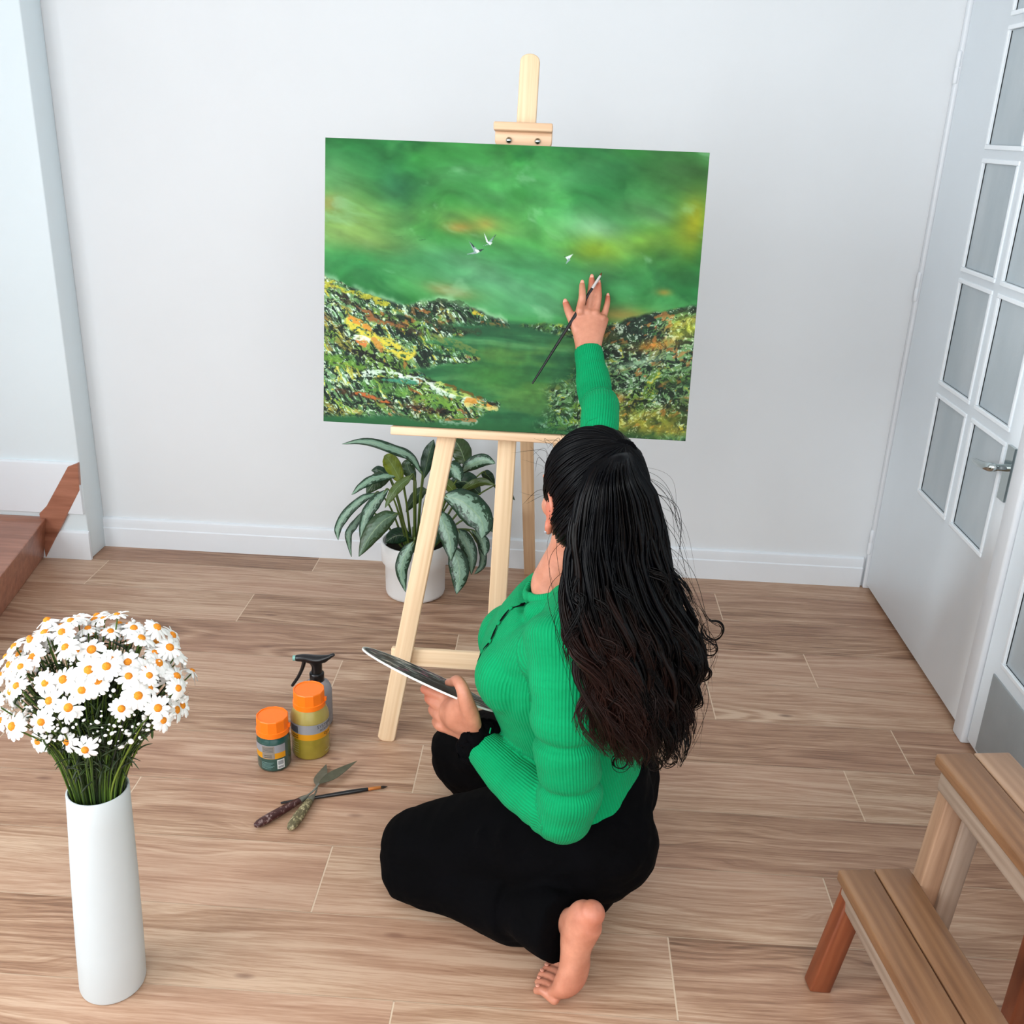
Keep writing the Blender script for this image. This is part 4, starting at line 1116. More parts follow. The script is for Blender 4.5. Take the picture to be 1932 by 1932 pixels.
# neck band
from mathutils.bvhtree import BVHTree
dgr = bpy.context.evaluated_depsgraph_get()
bv = BVHTree.FromPolygons([tuple(p) for p in co], [tuple(p.vertices) for p in sme.polygons])
ringp = [(-.032,1.630,.702), (-.010,1.585,.714), (.030,1.562,.737), (.082,1.575,.757), (.106,1.622,.766), (.083,1.672,.760), (.036,1.690,.742), (-.010,1.676,.718), (-.032,1.630,.702), (-.010,1.585,.714)]
rp = catmull(np.array(ringp), 8)[4:-12+0]
def closed_tube(P, ra, rb, n=12, ripple=None):
    P = np.asarray(P); m = len(P); v = []; f = []
    for i in range(m):
        t = nrm(P[(i+1) % m]-P[i-1]); a = nrm(np.cross((0,0,1), t)); b = np.cross(t, a)
        k = ripple(i/m) if ripple else 1
        for j in range(n):
            q = 2*PI*j/n; v.append(P[i]+a*ra*k*math.cos(q)+b*rb*k*math.sin(q))
    for i in range(m):
        for j in range(n):
            f.append((i*n+j, i*n+(j+1) % n, ((i+1) % m)*n+(j+1) % n, ((i+1) % m)*n+j))
    return v, f
rc = catmull(np.array(ringp), 8); per = 8*8; rc = rc[4:4+per]
v, f = closed_tube(rc, .006, .010, 12)
nb = mkmesh('neckband', v, f); add_attr(nb, 'rib', np.repeat(np.arange(len(rc))*.0072, 12)); add_attr(nb, 'lon', np.tile(np.arange(12)*.0008, len(rc)))
link('neckband', nb, M_KNIT, person)
# button placket: dark gaps between small buttons
pk = [(-.030,1.624,.692), (-.052,1.612,.650), (-.072,1.600,.612), (-.092,1.592,.572), (-.098,1.592,.530)]
pd = catmull(np.array(pk), 20)
pts = []
for p in pd:
    l, nn, _, _ = bv.find_nearest(V(p)); pts.append((np.array(l), np.array(nn)))
gap_v, gap_f = [], []
N = len(pts); ng = 6
for i, (l, nn) in enumerate(pts):
    t = nrm(pts[min(i+1, N-1)][0]-pts[max(i-1, 0)][0]); s = nrm(np.cross(nn, t))
    ph = (i/(N-1)*ng) % 1
    w = .0006+.0036*math.sin(PI*ph)**.8*(1-.45*i/N)
    b = l+nn*.0028
    gap_v += [b+s*w, b+nn*.0012, b-s*w]
for i in range(N-1):
    a = 3*i; gap_f += [(a, a+1, a+4, a+3), (a+1, a+2, a+5, a+4)]
M_BLACKC = plain('black_cloth', (4, 4, 6), .9, .06, .1, 30)
link('placket_gap', mkmesh('placket_gap', gap_v, gap_f), M_BLACKC, sweater)
for k in range(ng):
    i = min(N-1, int((k+.02)/ng*(N-1))); l, nn = pts[i]
    q = V(nn).to_track_quat('Z', 'Y').to_matrix().to_4x4(); q.translation = V(l+nn*.003)
    v, f = lathe([(.0002, -.001), (.0042, -.001), (.0046, .0006), (.0036, .0016), (.0002, .0012)], 14)
    link('button', mkmesh('button', v, f), M_KNIT, sweater, q)
# thin tie cord hanging below the bust
v, f = tube([(-.085,1.578,.445,.0013,.0013), (-.088,1.575,.425,.0013,.0013), (-.090,1.574,.408,.0013,.0013)], 8, 4, (0,1,0))
link('cord', mkmesh('cord', v, f), M_KNIT, sweater)

# ---- trousers
TW = .010
tr = [tube([(.100,1.668,.160,.165,.125), (.102,1.668,.225,.182,.143), (.096,1.666,.290,.166,.137), (.090,1.664,.325,.152,.128)], 40, 6, (1,0,0), .7, .2),
      tube(grow(LTH, TW), 32, 8), tube(grow(LSH[:-1], TW+.004)+[(.018,1.485,.108,.070,.068), (.040,1.452,.118,.070,.070), (.066,1.424,.126,.062,.070)], 28, 8, (0,0,1), 1, .12), tube(grow(RTH, TW), 32, 8), tube(grow(RSH, TW), 28, 6),
      ellipsoid((.145,1.590,.195), (.088,.115,.118)), ellipsoid((.160,1.740,.205), (.080,.11,.115)),
      tube([(-.12,1.66,.06,.10,.05), (.0,1.62,.08,.12,.07), (.10,1.60,.11,.12,.09)], 24, 5, (0,0,1))]
tme = remesh('trousers', tr, .0055, 6, .5)
co = get_co(tme); no = np.empty(len(co)*3); tme.vertices.foreach_get('normal', no); no = no.reshape(-1, 3)
x, y, z = co.T
w = (fbm(x*6+y*5, z*13-x*5, 501, 4)-.5)*.022+(fbm(x*16-y*10, z*20+x*9, 511, 3)-.5)*.006
def ridge2(p, q, wd, amp):
    p, q = np.array(p), np.array(q); l = q-p
    t = np.clip(((co-p)@l)/(l@l), 0, 1); d = np.linalg.norm(co-p-t[:, None]*l, axis=1)
    return amp*np.exp(-(d/wd)**2)*np.sin(PI*np.clip(t, .08, .95))
w = w+ridge2((-.07,1.53,.30), (-.02,1.50,.14), .012, .010)+ridge2((-.10,1.56,.29), (-.09,1.52,.17), .010, .008)+ridge2((.0,1.49,.25), (-.06,1.52,.15), .010, -.008)+ridge2((-.24,1.64,.14), (-.16,1.56,.10), .010, -.006)
co = co+no*w[:, None]; co[:, 2] = np.maximum(co[:, 2], .002)
set_co(tme, co)
tt = NT('black_trousers'); tc = tt.coord('Object')
tt.l(tt.ramp(tt.noise(tc, 14, 4), [(.3, lin((1, 1, 2))), (.7, lin((3, 3, 5)))]), tt.b.inputs['Base Color']); tt.set(Roughness=.9); tt.b.inputs['Specular IOR Level'].default_value = .07
tt.bump(tt.noise(tc, 600, 2), .2, .0008)
link('trousers', tme, tt.m, person)

# ---- scrunchie on the left wrist
ax = nrm(np.array((-.112,1.596,.404))-np.array((-.055,1.545,.382))); cc = np.array((-.108,1.594,.403))
a_ = nrm(np.cross(ax, (0,0,1))); b_ = np.cross(ax, a_)
P = [cc+a_*.034*math.cos(q)+b_*.036*math.sin(q)+ax*.004*math.sin(9*q) for q in np.linspace(0, 2*PI, 96, endpoint=False)]
v = []; f = []; m = len(P); n = 12
for i in range(m):
    t = nrm(P[(i+1) % m]-P[i-1]); o = nrm(P[i]-cc); o = nrm(o-t*(o@t)); b = np.cross(t, o)
    k = 1+.28*math.sin(i/m*2*PI*13)+.12*math.sin(i/m*2*PI*29+1)
    for j in range(n):
        q = 2*PI*j/n; v.append(P[i]+o*(.0115*k)*math.cos(q)+b*(.019*(.8+.2*k))*math.sin(q))
for i in range(m):
    for j in range(n): f.append((i*n+j, i*n+(j+1) % n, ((i+1) % m)*n+(j+1) % n, ((i+1) % m)*n+j))
link('scrunchie', mkmesh('scrunchie', v, f), M_BLACKC, person)['label'] = 'black ruffled scrunchie on the left wrist'
# ---- nails
M_NAIL = plain('nail_natural', (206, 142, 120), .3, .5, .03, 40)
M_POLISH = plain('nail_polish', (40, 12, 18), .15, .5, .05, 40)
for a, b, o, s in ((.597,.351,.033,1.), (.618,.365,.0135,1.), (.634,.355,.0135,.95), (.657,.326,.0122,.8), (.561,.307,.0235,1.15)):
    M = Matrix((EX, EU, EN)).transposed().to_4x4(); M.translation = CP(a, b, o)
    v, f = ellipsoid((0,0,0), (.0046*s, .0056*s, .0016), None, 14, 8); link('fingernail', mkmesh('fingernail', v, f), M_NAIL, person, M)
for o, s, ln in ((-.033, .75, .026), (-.017, .7, .036), (0., .75, .042), (.016, .8, .044), (.035, 1.2, .046)):
    p = np.array((.068, 1.400, .016))+FB*o*1.02-FN*(ln*.98)+np.array((0,0,.0035+.003*s))
    M = Matrix((V(FB), V(-FN), V((0,0,1)))).transposed().to_4x4(); M.translation = V(p)
    v, f = ellipsoid((0,0,0), (.0055*s, .0058*s, .0016), None, 12, 8); link('toenail', mkmesh('toenail', v, f), M_POLISH if s > 1 else M_NAIL, person, M)
# ---- eyes
M_EYE = plain('eye_white', (236, 232, 228), .15, .5, .01, 10); M_IRIS = plain('iris_brown', (50, 30, 20), .1, .5, .1, 40)
for s in (-1, 1):
    v, f = ellipsoid(hp(s*.030, .0845, .004), (.0095, .0055, .0055), HM3, 16, 10); e = link('eye', mkmesh('eye', v, f), M_EYE, person)
    v, f = ellipsoid(hp(s*.030, .0885, .004), (.0045, .002, .0045), HM3, 14, 8); link('iris', mkmesh('iris', v, f), M_IRIS, e)
v, f = ellipsoid(hp(-.0845, .002, -.056), (.003, .003, .003)); link('earring', mkmesh('earring', v, f), M_SILVER, person)

# ---- hair: scalp volume, combed strands to the tie, long wavy tail
HL = [(0.0952, 1.55, 1.0153), (0.063, 1.51, 0.9933), (0.0482, 1.49, 0.9546), (0.0406, 1.475, 0.91), (0.0363, 1.46, 0.8654), (0.0372, 1.43, 0.8046), (0.0468, 1.41, 0.7396), (0.0634, 1.4, 0.6882), (0.0867, 1.39, 0.6267), (0.1009, 1.39, 0.5566), (0.1349, 1.4, 0.5028)]
HR = [(0.1312, 1.55, 1.0172), (0.1432, 1.53, 0.9909), (0.1728, 1.53, 0.9468), (0.1909, 1.535, 0.8945), (0.2016, 1.54, 0.8402), (0.23, 1.55, 0.758), (0.2764, 1.56, 0.6732), (0.283, 1.56, 0.6096), (0.2738, 1.56, 0.5321), (0.2685, 1.55, 0.4592), (0.2499, 1.54, 0.4106)]
hl = np.array(HL); hr = np.array(HR)
TIE = (hl[0]+hr[0])/2+np.array((0, .01, -.012))
rh_ = np.random.default_rng(21)
capv = [el(0, -.017, .020, .083, .097, .098), el(0, -.048, -.045, .060, .052, .060), el(-.045, -.030, -.030, .040, .050, .055), el(.045, -.030, -.030, .040, .050, .055), el(0, -.050, -.085, .040, .036, .040)]
capm = remesh('scalp', capv, .004, 8, .5)
cco = get_co(capm)
core = []
def level(t):
    """t in 0..1 along the tail -> left point, right point"""
    k = np.clip(t, 0, 1)*(len(hl)-1); i = np.minimum(k.astype(int), len(hl)-2); fr_ = (k-i)[..., None]
    return hl[i]*(1-fr_)+hl[i+1]*fr_, hr[i]*(1-fr_)+hr[i+1]*fr_
tk = np.linspace(0, 1, 12); cl, cr = level(tk)
ang_ = np.linspace(0, 2*PI, 28, endpoint=False); cv_, cf_ = [], []
tk = np.linspace(.02, .90, 46); cl, cr = level(tk)
for i in range(len(tk)):
    c_ = (cl[i]+cr[i])/2; hv = (cr[i]-cl[i])/2; k_ = .90 if tk[i] < .70 else .90-.55*(tk[i]-.70)/.20
    if i == 0: k_ = .5
    th = (.050*(1-.42*tk[i])+.006)*.72
    for q in ang_: cv_.append(c_+hv*k_*math.cos(q)+np.array((0, .012-th*math.sin(q), 0)))
for i in range(len(tk)-1):
    for j in range(28): cf_.append((i*28+j, i*28+(j+1) % 28, (i+1)*28+(j+1) % 28, (i+1)*28+j))
cf_ += [tuple(range(27, -1, -1)), tuple(range((len(tk)-1)*28, len(tk)*28))]
core_v = (np.array(cv_), cf_)
def strands(paths, radii, t0=0):
    """many tapered 5-sided tubes in one mesh"""
    vs, fs, col, n0 = [], [], [], 0
    ang = np.linspace(0, 2*PI, 4, endpoint=False)
    for P, r, cval in zip(paths, radii, t0):
        m = len(P); T = np.gradient(P, axis=0); T /= np.linalg.norm(T, axis=1)[:, None]+1e-9
        h = np.array((0, 1., .2)); A = np.cross(h, T); A /= np.linalg.norm(A, axis=1)[:, None]+1e-9; Bv = np.cross(T, A)
        s = np.linspace(0, 1, m); tp = np.clip(np.minimum(1, (1-s)*4+.12), 0, 1)*np.clip(s*8+.15, 0, 1)
        rr = r*tp
        ring = P[:, None]+A[:, None]*np.cos(ang)[None, :, None]*rr[:, None, None]*1.5+Bv[:, None]*np.sin(ang)[None, :, None]*rr[:, None, None]
        vs.append(ring.reshape(-1, 3))
        i0 = n0+np.arange(m-1)[:, None]*4+np.arange(4)[None]; i1 = n0+np.arange(m-1)[:, None]*4+(np.arange(4)+1)[None] % 4
        fs.append(np.stack([i0, i1, i1+4, i0+4], -1).reshape(-1, 4))
        col.append(np.repeat(np.broadcast_to(cval, (m,)), 4)); n0 += m*4
    return np.concatenate(vs), np.concatenate(fs).tolist(), np.concatenate(col)
paths, radii, cols = [], [], []
# combed strands over the skull
bvc = BVHTree.FromPolygons([tuple(p) for p in cco], [tuple(p.vertices) for p in capm.polygons])
tie_l = HM3.T @ (TIE-HC); dt = nrm(tie_l)
for i in range(1500):
    d = nrm(rh_.normal(size=3)); d[1] *= .9
    if d @ nrm((0, .78, -.35)) > .42 or d[2] < -.85: continue
    om = math.acos(np.clip(d@dt, -1, 1))
    if om < .15: continue
    s = np.linspace(0, 1, 16); sag = np.sin(s*PI)*.10*(1 if d[2] < .4 else .3)
    P = []
    off = rh_.uniform(.0003, .0034)
    for q, sg in zip(s, sag):
        a = nrm((math.sin((1-q)*om)*d+math.sin(q*om)*dt)/math.sin(om)+np.array((0, 0, -sg)))
        p0 = HC+HM3@(a*.16)
        l, nn, _, _ = bvc.ray_cast(V(p0), V(HC-p0))
        if l is None: break
        P.append(np.array(l)+np.array(nn)*off)
    if len(P) < 16: continue
    P = np.array(P); P += (rh_.normal(size=3)*.0006)
    paths.append(P); radii.append(rh_.uniform(.0005, .0014)); cols.append(np.full(16, rh_.uniform(0, .25)))
# tail locks
def lock(u, dep, tend, wave, ph, cl_amp, n=64, start=0.):
    t = np.linspace(start, tend, n)
    L, R_ = level(t); s = (t-start)/(tend-start+1e-6)
    uu = .5+(u-.5)*(1+.06*np.sin(ph*3+t*9))
    P = L+(R_-L)*uu[:, None] if np.ndim(uu) else L+(R_-L)*uu
    th = (.050*(1-.42*t)+.006)*np.sqrt(np.clip(1-(2*np.clip(uu, 0, 1)-1)**2*.85, .1, 1))
    P = P+np.stack([0*t, .012-dep*th, .25*(-dep)*th*0], 1)
    amp = wave*np.clip((t-.25)/.4, 0, 1)
    P[:, 0] += amp*np.sin(t*19+ph); P[:, 1] += amp*.7*np.cos(t*19+ph*1.3)
    e = np.clip((s-.80)/.20, 0, 1)
    P[:, 0] += cl_amp*e*np.sin(e*5.5+ph); P[:, 2] += cl_amp*.9*e*(1-np.cos(e*5.5)); P[:, 1] -= cl_amp*.4*e
    return P
def tail(u, dep, tend, wave, ph, freq, ca, n):
    t = np.linspace(0, tend, n); s = t/tend
    L, R_ = level(t)
    P = L+(R_-L)*u
    th = (.050*(1-.42*t)+.006)*np.sqrt(np.clip(1-(2*np.clip(u, 0, 1)-1)**2*.85, .1, 1))
    P = P+np.stack([0*t, .012-dep*th, 0*t], 1)
    amp = wave*np.clip((t-.22)/.45, 0, 1)
    P[:, 0] += amp*np.sin(t*freq+ph); P[:, 1] -= amp*.8*np.cos(t*freq+ph)
    e = np.clip((s-.78)/.22, 0, 1)
    P[:, 0] += ca*e*np.sin(e*5.2+ph); P[:, 2] += abs(ca)*.95*e*(1-np.cos(e*5.2)); P[:, 1] -= abs(ca)*.6*e
    b_ = sst(0, .14, t)[:, None]
    P = (TIE+np.array(((u-.5)*.030, -dep*.012, .004)))*(1-b_)+P*b_
    return P
NCL = 92
for q in range(NCL):
    u0 = (q+.5)/NCL*1.0+rh_.normal()*.02; u0 = float(np.clip(u0, .0, 1.0)); 
    for layer in range(2):
        dep0 = rh_.uniform(.25, .7) if layer == 0 else rh_.uniform(.8, 1.06)
        r_ = rh_.random()
        tend = rh_.uniform(.90, 1.0) if r_ < .5 else (rh_.uniform(.72, .9) if r_ < .8 else rh_.uniform(.52, .72))
        wave = rh_.uniform(.005, .017); ph = rh_.uniform(0, 6.28); freq = rh_.uniform(14, 22); ca = rh_.choice([-1, 1])*rh_.uniform(.006, .026)
        if u0 < .3: ca = -abs(ca) if rh_.random() < .6 else ca
        bc = rh_.uniform(-.3, .25); sp = rh_.uniform(.010, .022)
        for k in range(16):
            du = rh_.normal()*sp*.55; dd = rh_.normal()*.10
            P = tail(np.clip(u0+du, -.01, 1.01), dep0+dd, tend*rh_.uniform(.95, 1.0), wave*rh_.uniform(.85, 1.15), ph+rh_.normal()*.18, freq, ca*rh_.uniform(.8, 1.2), 44)
            P = P+np.cumsum(rh_.normal(size=(44, 3))*.0002, axis=0)
            t = np.linspace(0, tend, 44)
            paths.append(P); radii.append(rh_.uniform(.0005, .0013) if k > 1 else .0026)
            cols.append(np.clip(.10+bc+rh_.uniform(-.08, .12)+1.0*np.clip((t-.40)/.40, 0, 1)*(.45+.55*(u0 < .42)), 0, 1))
# loose curls hanging beyond the right edge and at the bottom
def free(keys, r, c0, n=10):
    P = catmull(np.array(keys), n); paths.append(P); radii.append(r); cols.append(np.full(len(P), c0))
for _ in range(46):                       # fly-away hairs
    t0 = rh_.uniform(.05, .75); side = rh_.random() < .68
    L, R_ = level(np.array([t0, min(1, t0+.12), min(1, t0+.26)]))
    e = (R_ if side else L); sg = 1 if side else -1
    k = [e[0]+np.array((-.01*sg, 0, 0)), e[1]+np.array((sg*rh_.uniform(.008, .035), rh_.uniform(-.02, .02), rh_.uniform(-.01, .03))), e[2]+np.array((sg*rh_.uniform(.0, .04), rh_.uniform(-.02, .02), rh_.uniform(-.02, .03)))]
    free(k, rh_.uniform(.00012, .0003), rh_.uniform(.2, .7))
for (px_, r_, n_) in (((.292,1.555,.600), .016, 1.25), ((.296,1.55,.655), .013, 1.0), ((.268,1.54,.515), .013, 1.4), ((.215,1.50,.440), .014, 1.3), ((.150,1.44,.480), .016, 1.2), ((.098,1.39,.60), .015, 1.1), ((.300,1.55,.690), .018, .9), ((.245,1.53,.43), .015, 1.3)):
    for q_ in range(5):                   # springy ringlets at the edges and the ends
        j_ = rh_.normal(size=3)*.003; r2 = r_*rh_.uniform(.7, 1.15); sg = -1 if px_[0] < .2 else 1
        an_ = np.linspace(0, 2*PI*n_, 14)
        k = [np.array(px_)+j_+np.array((-.030*sg, 0, .050)), np.array(px_)+j_+np.array((-.012*sg, 0, .022))]+[np.array(px_)+j_+np.array((sg*r2*math.sin(a)*.9, .002*i, r2*math.cos(a)-.001*i)) for i, a in enumerate(an_)]
        free(k, rh_.uniform(.0004, .0009), rh_.uniform(.1, .6), 4)
for _ in range(34):                       # wisps round the crown and the face
    d = nrm((rh_.uniform(-1, .6), rh_.uniform(-.3, 1), rh_.uniform(-.35, .9)))
    b = HC+HM3@(d*np.array((.085, .098, .105)))
    k = [b, b+HM3@(d*.016)+np.array((rh_.uniform(-.012, .012), 0, rh_.uniform(-.004, .012))), b+HM3@(d*rh_.uniform(.02, .04))+np.array((rh_.uniform(-.03, .02), 0, rh_.uniform(-.03, .015)))]
    free(k, rh_.uniform(.00012, .00025), .2)
sv, sf, scol = strands(paths, radii, cols)
v0, f0 = cco, [tuple(p.vertices) for p in capm.polygons]
v, f = join_vf([(v0, f0), core_v, (sv, sf)])
hm = mkmesh('hair', v, f)
cv = np.concatenate([np.full(len(v0), .05), np.clip((.80-core_v[0][:, 2])/.35, 0, .7), scol])
add_attr(hm, 'tone', cv)
th_ = NT('hair_black_brown'); a = th_.attr('tone')
th_.l(th_.ramp(a, [(0, lin((2, 3, 6))), (.4, lin((5, 4, 4))), (1, lin((36, 19, 15)))]), th_.b.inputs['Base Color'])
th_.set(Roughness=.30); th_.b.inputs['Specular IOR Level'].default_value = .13
link('hair', hm, th_.m, person)['label'] = 'long wavy black hair with brown lower lengths, tied at the crown'
v, f = closed_tube([TIE+HM3@np.array((.024*math.cos(q), -.004, .016*math.sin(q))) for q in np.linspace(0, 2*PI, 40, endpoint=False)], .005, .006, 10)
link('hair_tie', mkmesh('hair_tie', v, f), M_BLACKC, person)

# ------------------------------------------------------------------ palette in the left hand
def make_palette():
    p0, p1 = np.array((-.352,1.752,.502)), np.array((-.079,1.625,.452))
    c0 = (p0+p1)/2; e1 = nrm(p1-p0); La = np.linalg.norm(p1-p0)/2
    d = nrm(c0-np.array((0,0,1.5))); dp = nrm(d-e1*(d@e1)); npv = np.cross(e1, dp)
    if npv[2] < 0: npv = -npv
    a = .13
    e2 = math.cos(a)*dp+math.sin(a)*npv; e3 = np.cross(e1, e2)
    if e3[2] < 0: e3 = -e3
    Sa = .100; th = .0036
    n, rings = 120, 22
    def outline(q):
        x, y = La*math.cos(q), Sa*math.sin(q)
        # notch of the thumb hole on the near side
        return x, y
    v = []; f = []; uvp = []
    for side, h in ((1, th/2), (-1, -th/2)):
        for k in range(1, rings+1):
            s = k/rings
            for i in range(n):
                q = 2*PI*i/n; x, y = outline(q)
                v.append(c0+e1*x*s+e2*y*s+e3*h); uvp.append((x*s, y*s, side))
    B = rings*n
    for k in range(rings-1):
        for i in range(n):
            j = (i+1) % n
            f.append((k*n+i, k*n+j, (k+1)*n+j, (k+1)*n+i)); f.append((B+k*n+j, B+k*n+i, B+(k+1)*n+i, B+(k+1)*n+j))
    f.append(tuple(range(n-1, -1, -1))); f.append(tuple(range(B, B+n)))
    o = (rings-1)*n
    for i in range(n):
        j = (i+1) % n; f.append((o+i, o+j, B+o+j, B+o+i))
    me = mkmesh('palette', v, f, True)
    bm = bmesh.new(); bm.from_mesh(me); bmesh.ops.recalc_face_normals(bm, faces=bm.faces); bm.to_mesh(me); bm.free(); shade_auto(me, .6)
    uvp = np.array(uvp); X, Y = uvp[:, 0]*10, uvp[:, 1]*10
    n1 = fbm(X*2, Y*6, 601, 4); n2 = fbm(X*5+3, Y*12, 611, 4); n3 = fbm(X*4+9, Y*9, 621, 4)
    c = np.zeros((len(v), 3))+np.array((58, 70, 72.))
    def mx(c, col, m): return c*(1-m[:, None])+np.array(col, float)*m[:, None]
    c = mx(c, (16, 20, 22), sst(.44, .52, n1)); c = mx(c, (150, 160, 158), sst(.58, .70, n2)*.8); c = mx(c, (206, 200, 190), sst(.66, .74, n3)); c = mx(c, (150, 84, 110), sst(.68, .76, fbm(X*3, Y*7, 631, 3))*.9)
    c = mx(c, (8, 10, 12), sst(.06, .0, np.hypot(uvp[:, 0]-.055, uvp[:, 1]+.055)-.02))
    rim = np.hypot(uvp[:, 0]/La, uvp[:, 1]/Sa) > .955
    c[rim] = (232, 234, 230); c[uvp[:, 2] < 0] = (228, 230, 226)
    add_attr(me, 'paint', np.hstack([srgb(c), np.ones((len(c), 1))]), 'FLOAT_COLOR')
    t = NT('palette_paint'); at = t.n('Attribute'); at.attribute_name = 'paint'; t.l(at.outputs['Color'], t.b.inputs['Base Color']); t.set(Roughness=.5); t.b.inputs['Specular IOR Level'].default_value = .12
    t.bump(t.noise(t.coord('Object'), 70, 4), .4, .002)
    o = link('paint_palette', me, t.m); tag(o, 'oval white-edged palette smeared with dark paint, held in the left hand', 'palette')
make_palette()
# ------------------------------------------------------------------ potted plant
M_POT = plain('pot_white', (232, 234, 234), .45, .5, .015, 6)
M_SOIL = plain('soil', (30, 26, 20), .95, .1, .4, 60, .5)
PC = V((-.436, 3.035, 0))
plant = thing('potted_plant', 'leafy houseplant with silver-marked leaves in a white pot behind the easel', 'potted plant', PC)
v, f = lathe([(.090, 0), (.097, .004), (.100, .014), (.101, .108), (.113, .124), (.1135, .190), (.112, .193), (.108, .193), (.1065, .188), (.104, .13), (.098, .12)], 64, True, False)
link('pot', shade_auto(mkmesh('pot', v, f), .9), M_POT, plant, Matrix.Translation(PC))
v, f = lathe([(.001, .164), (.05, .166), (.1055, .160)], 40, True, False)
link('soil', mkmesh('soil', v, f), M_SOIL, plant, Matrix.Translation(PC))
tl = NT('leaf_variegated')
lu, lv, sil, yel = (tl.attr(k) for k in ('lu', 'lv', 'silver', 'yellow'))
cmb = tl.n('CombineXYZ'); tl.l(lu, cmb.inputs[0]); tl.l(tl.math('MULTIPLY', lv, 3.2), cmb.inputs[1]); tl.l(tl.attr('seed'), cmb.inputs[2])
nz = tl.noise(cmb.outputs[0], 3.2, 5, .7, .6)
au = tl.math('ABSOLUTE', lu)
edge = tl.math('ADD', au, tl.math('MULTIPLY', tl.math('SUBTRACT', nz, .5), 2.1))
mask = tl.math('MULTIPLY', tl.ramp(edge, [(.46, (1,1,1,1)), (.60, (0,0,0,1))]), sil)
vein = tl.math('SINE', tl.math('MULTIPLY', tl.math('SUBTRACT', tl.math('MULTIPLY', lv, 9), tl.math('MULTIPLY', au, 2.2)), 6.28))
dark = tl.mix(yel, tl.ramp(nz, [(.3, lin((14, 42, 28))), (.7, lin((28, 64, 38)))]), lin((112, 128, 34)))
col = tl.mix(mask, dark, tl.ramp(nz, [(.3, lin((104, 140, 118))), (.6, lin((140, 172, 150)))]))
col = tl.mix(tl.ramp(au, [(.02, (.5,.5,.5,1)), (.05, (0,0,0,1))]), col, lin((150, 178, 130)))
tl.l(col, tl.b.inputs['Base Color']); tl.set(Roughness=.38)
tl.b.inputs['Transmission Weight'].default_value = 0
tl.bump(vein, .12, .002)
M_LEAF = tl.m
M_PETIOLE = plain('petiole', (84, 104, 44), .5, .4, .15, 30)
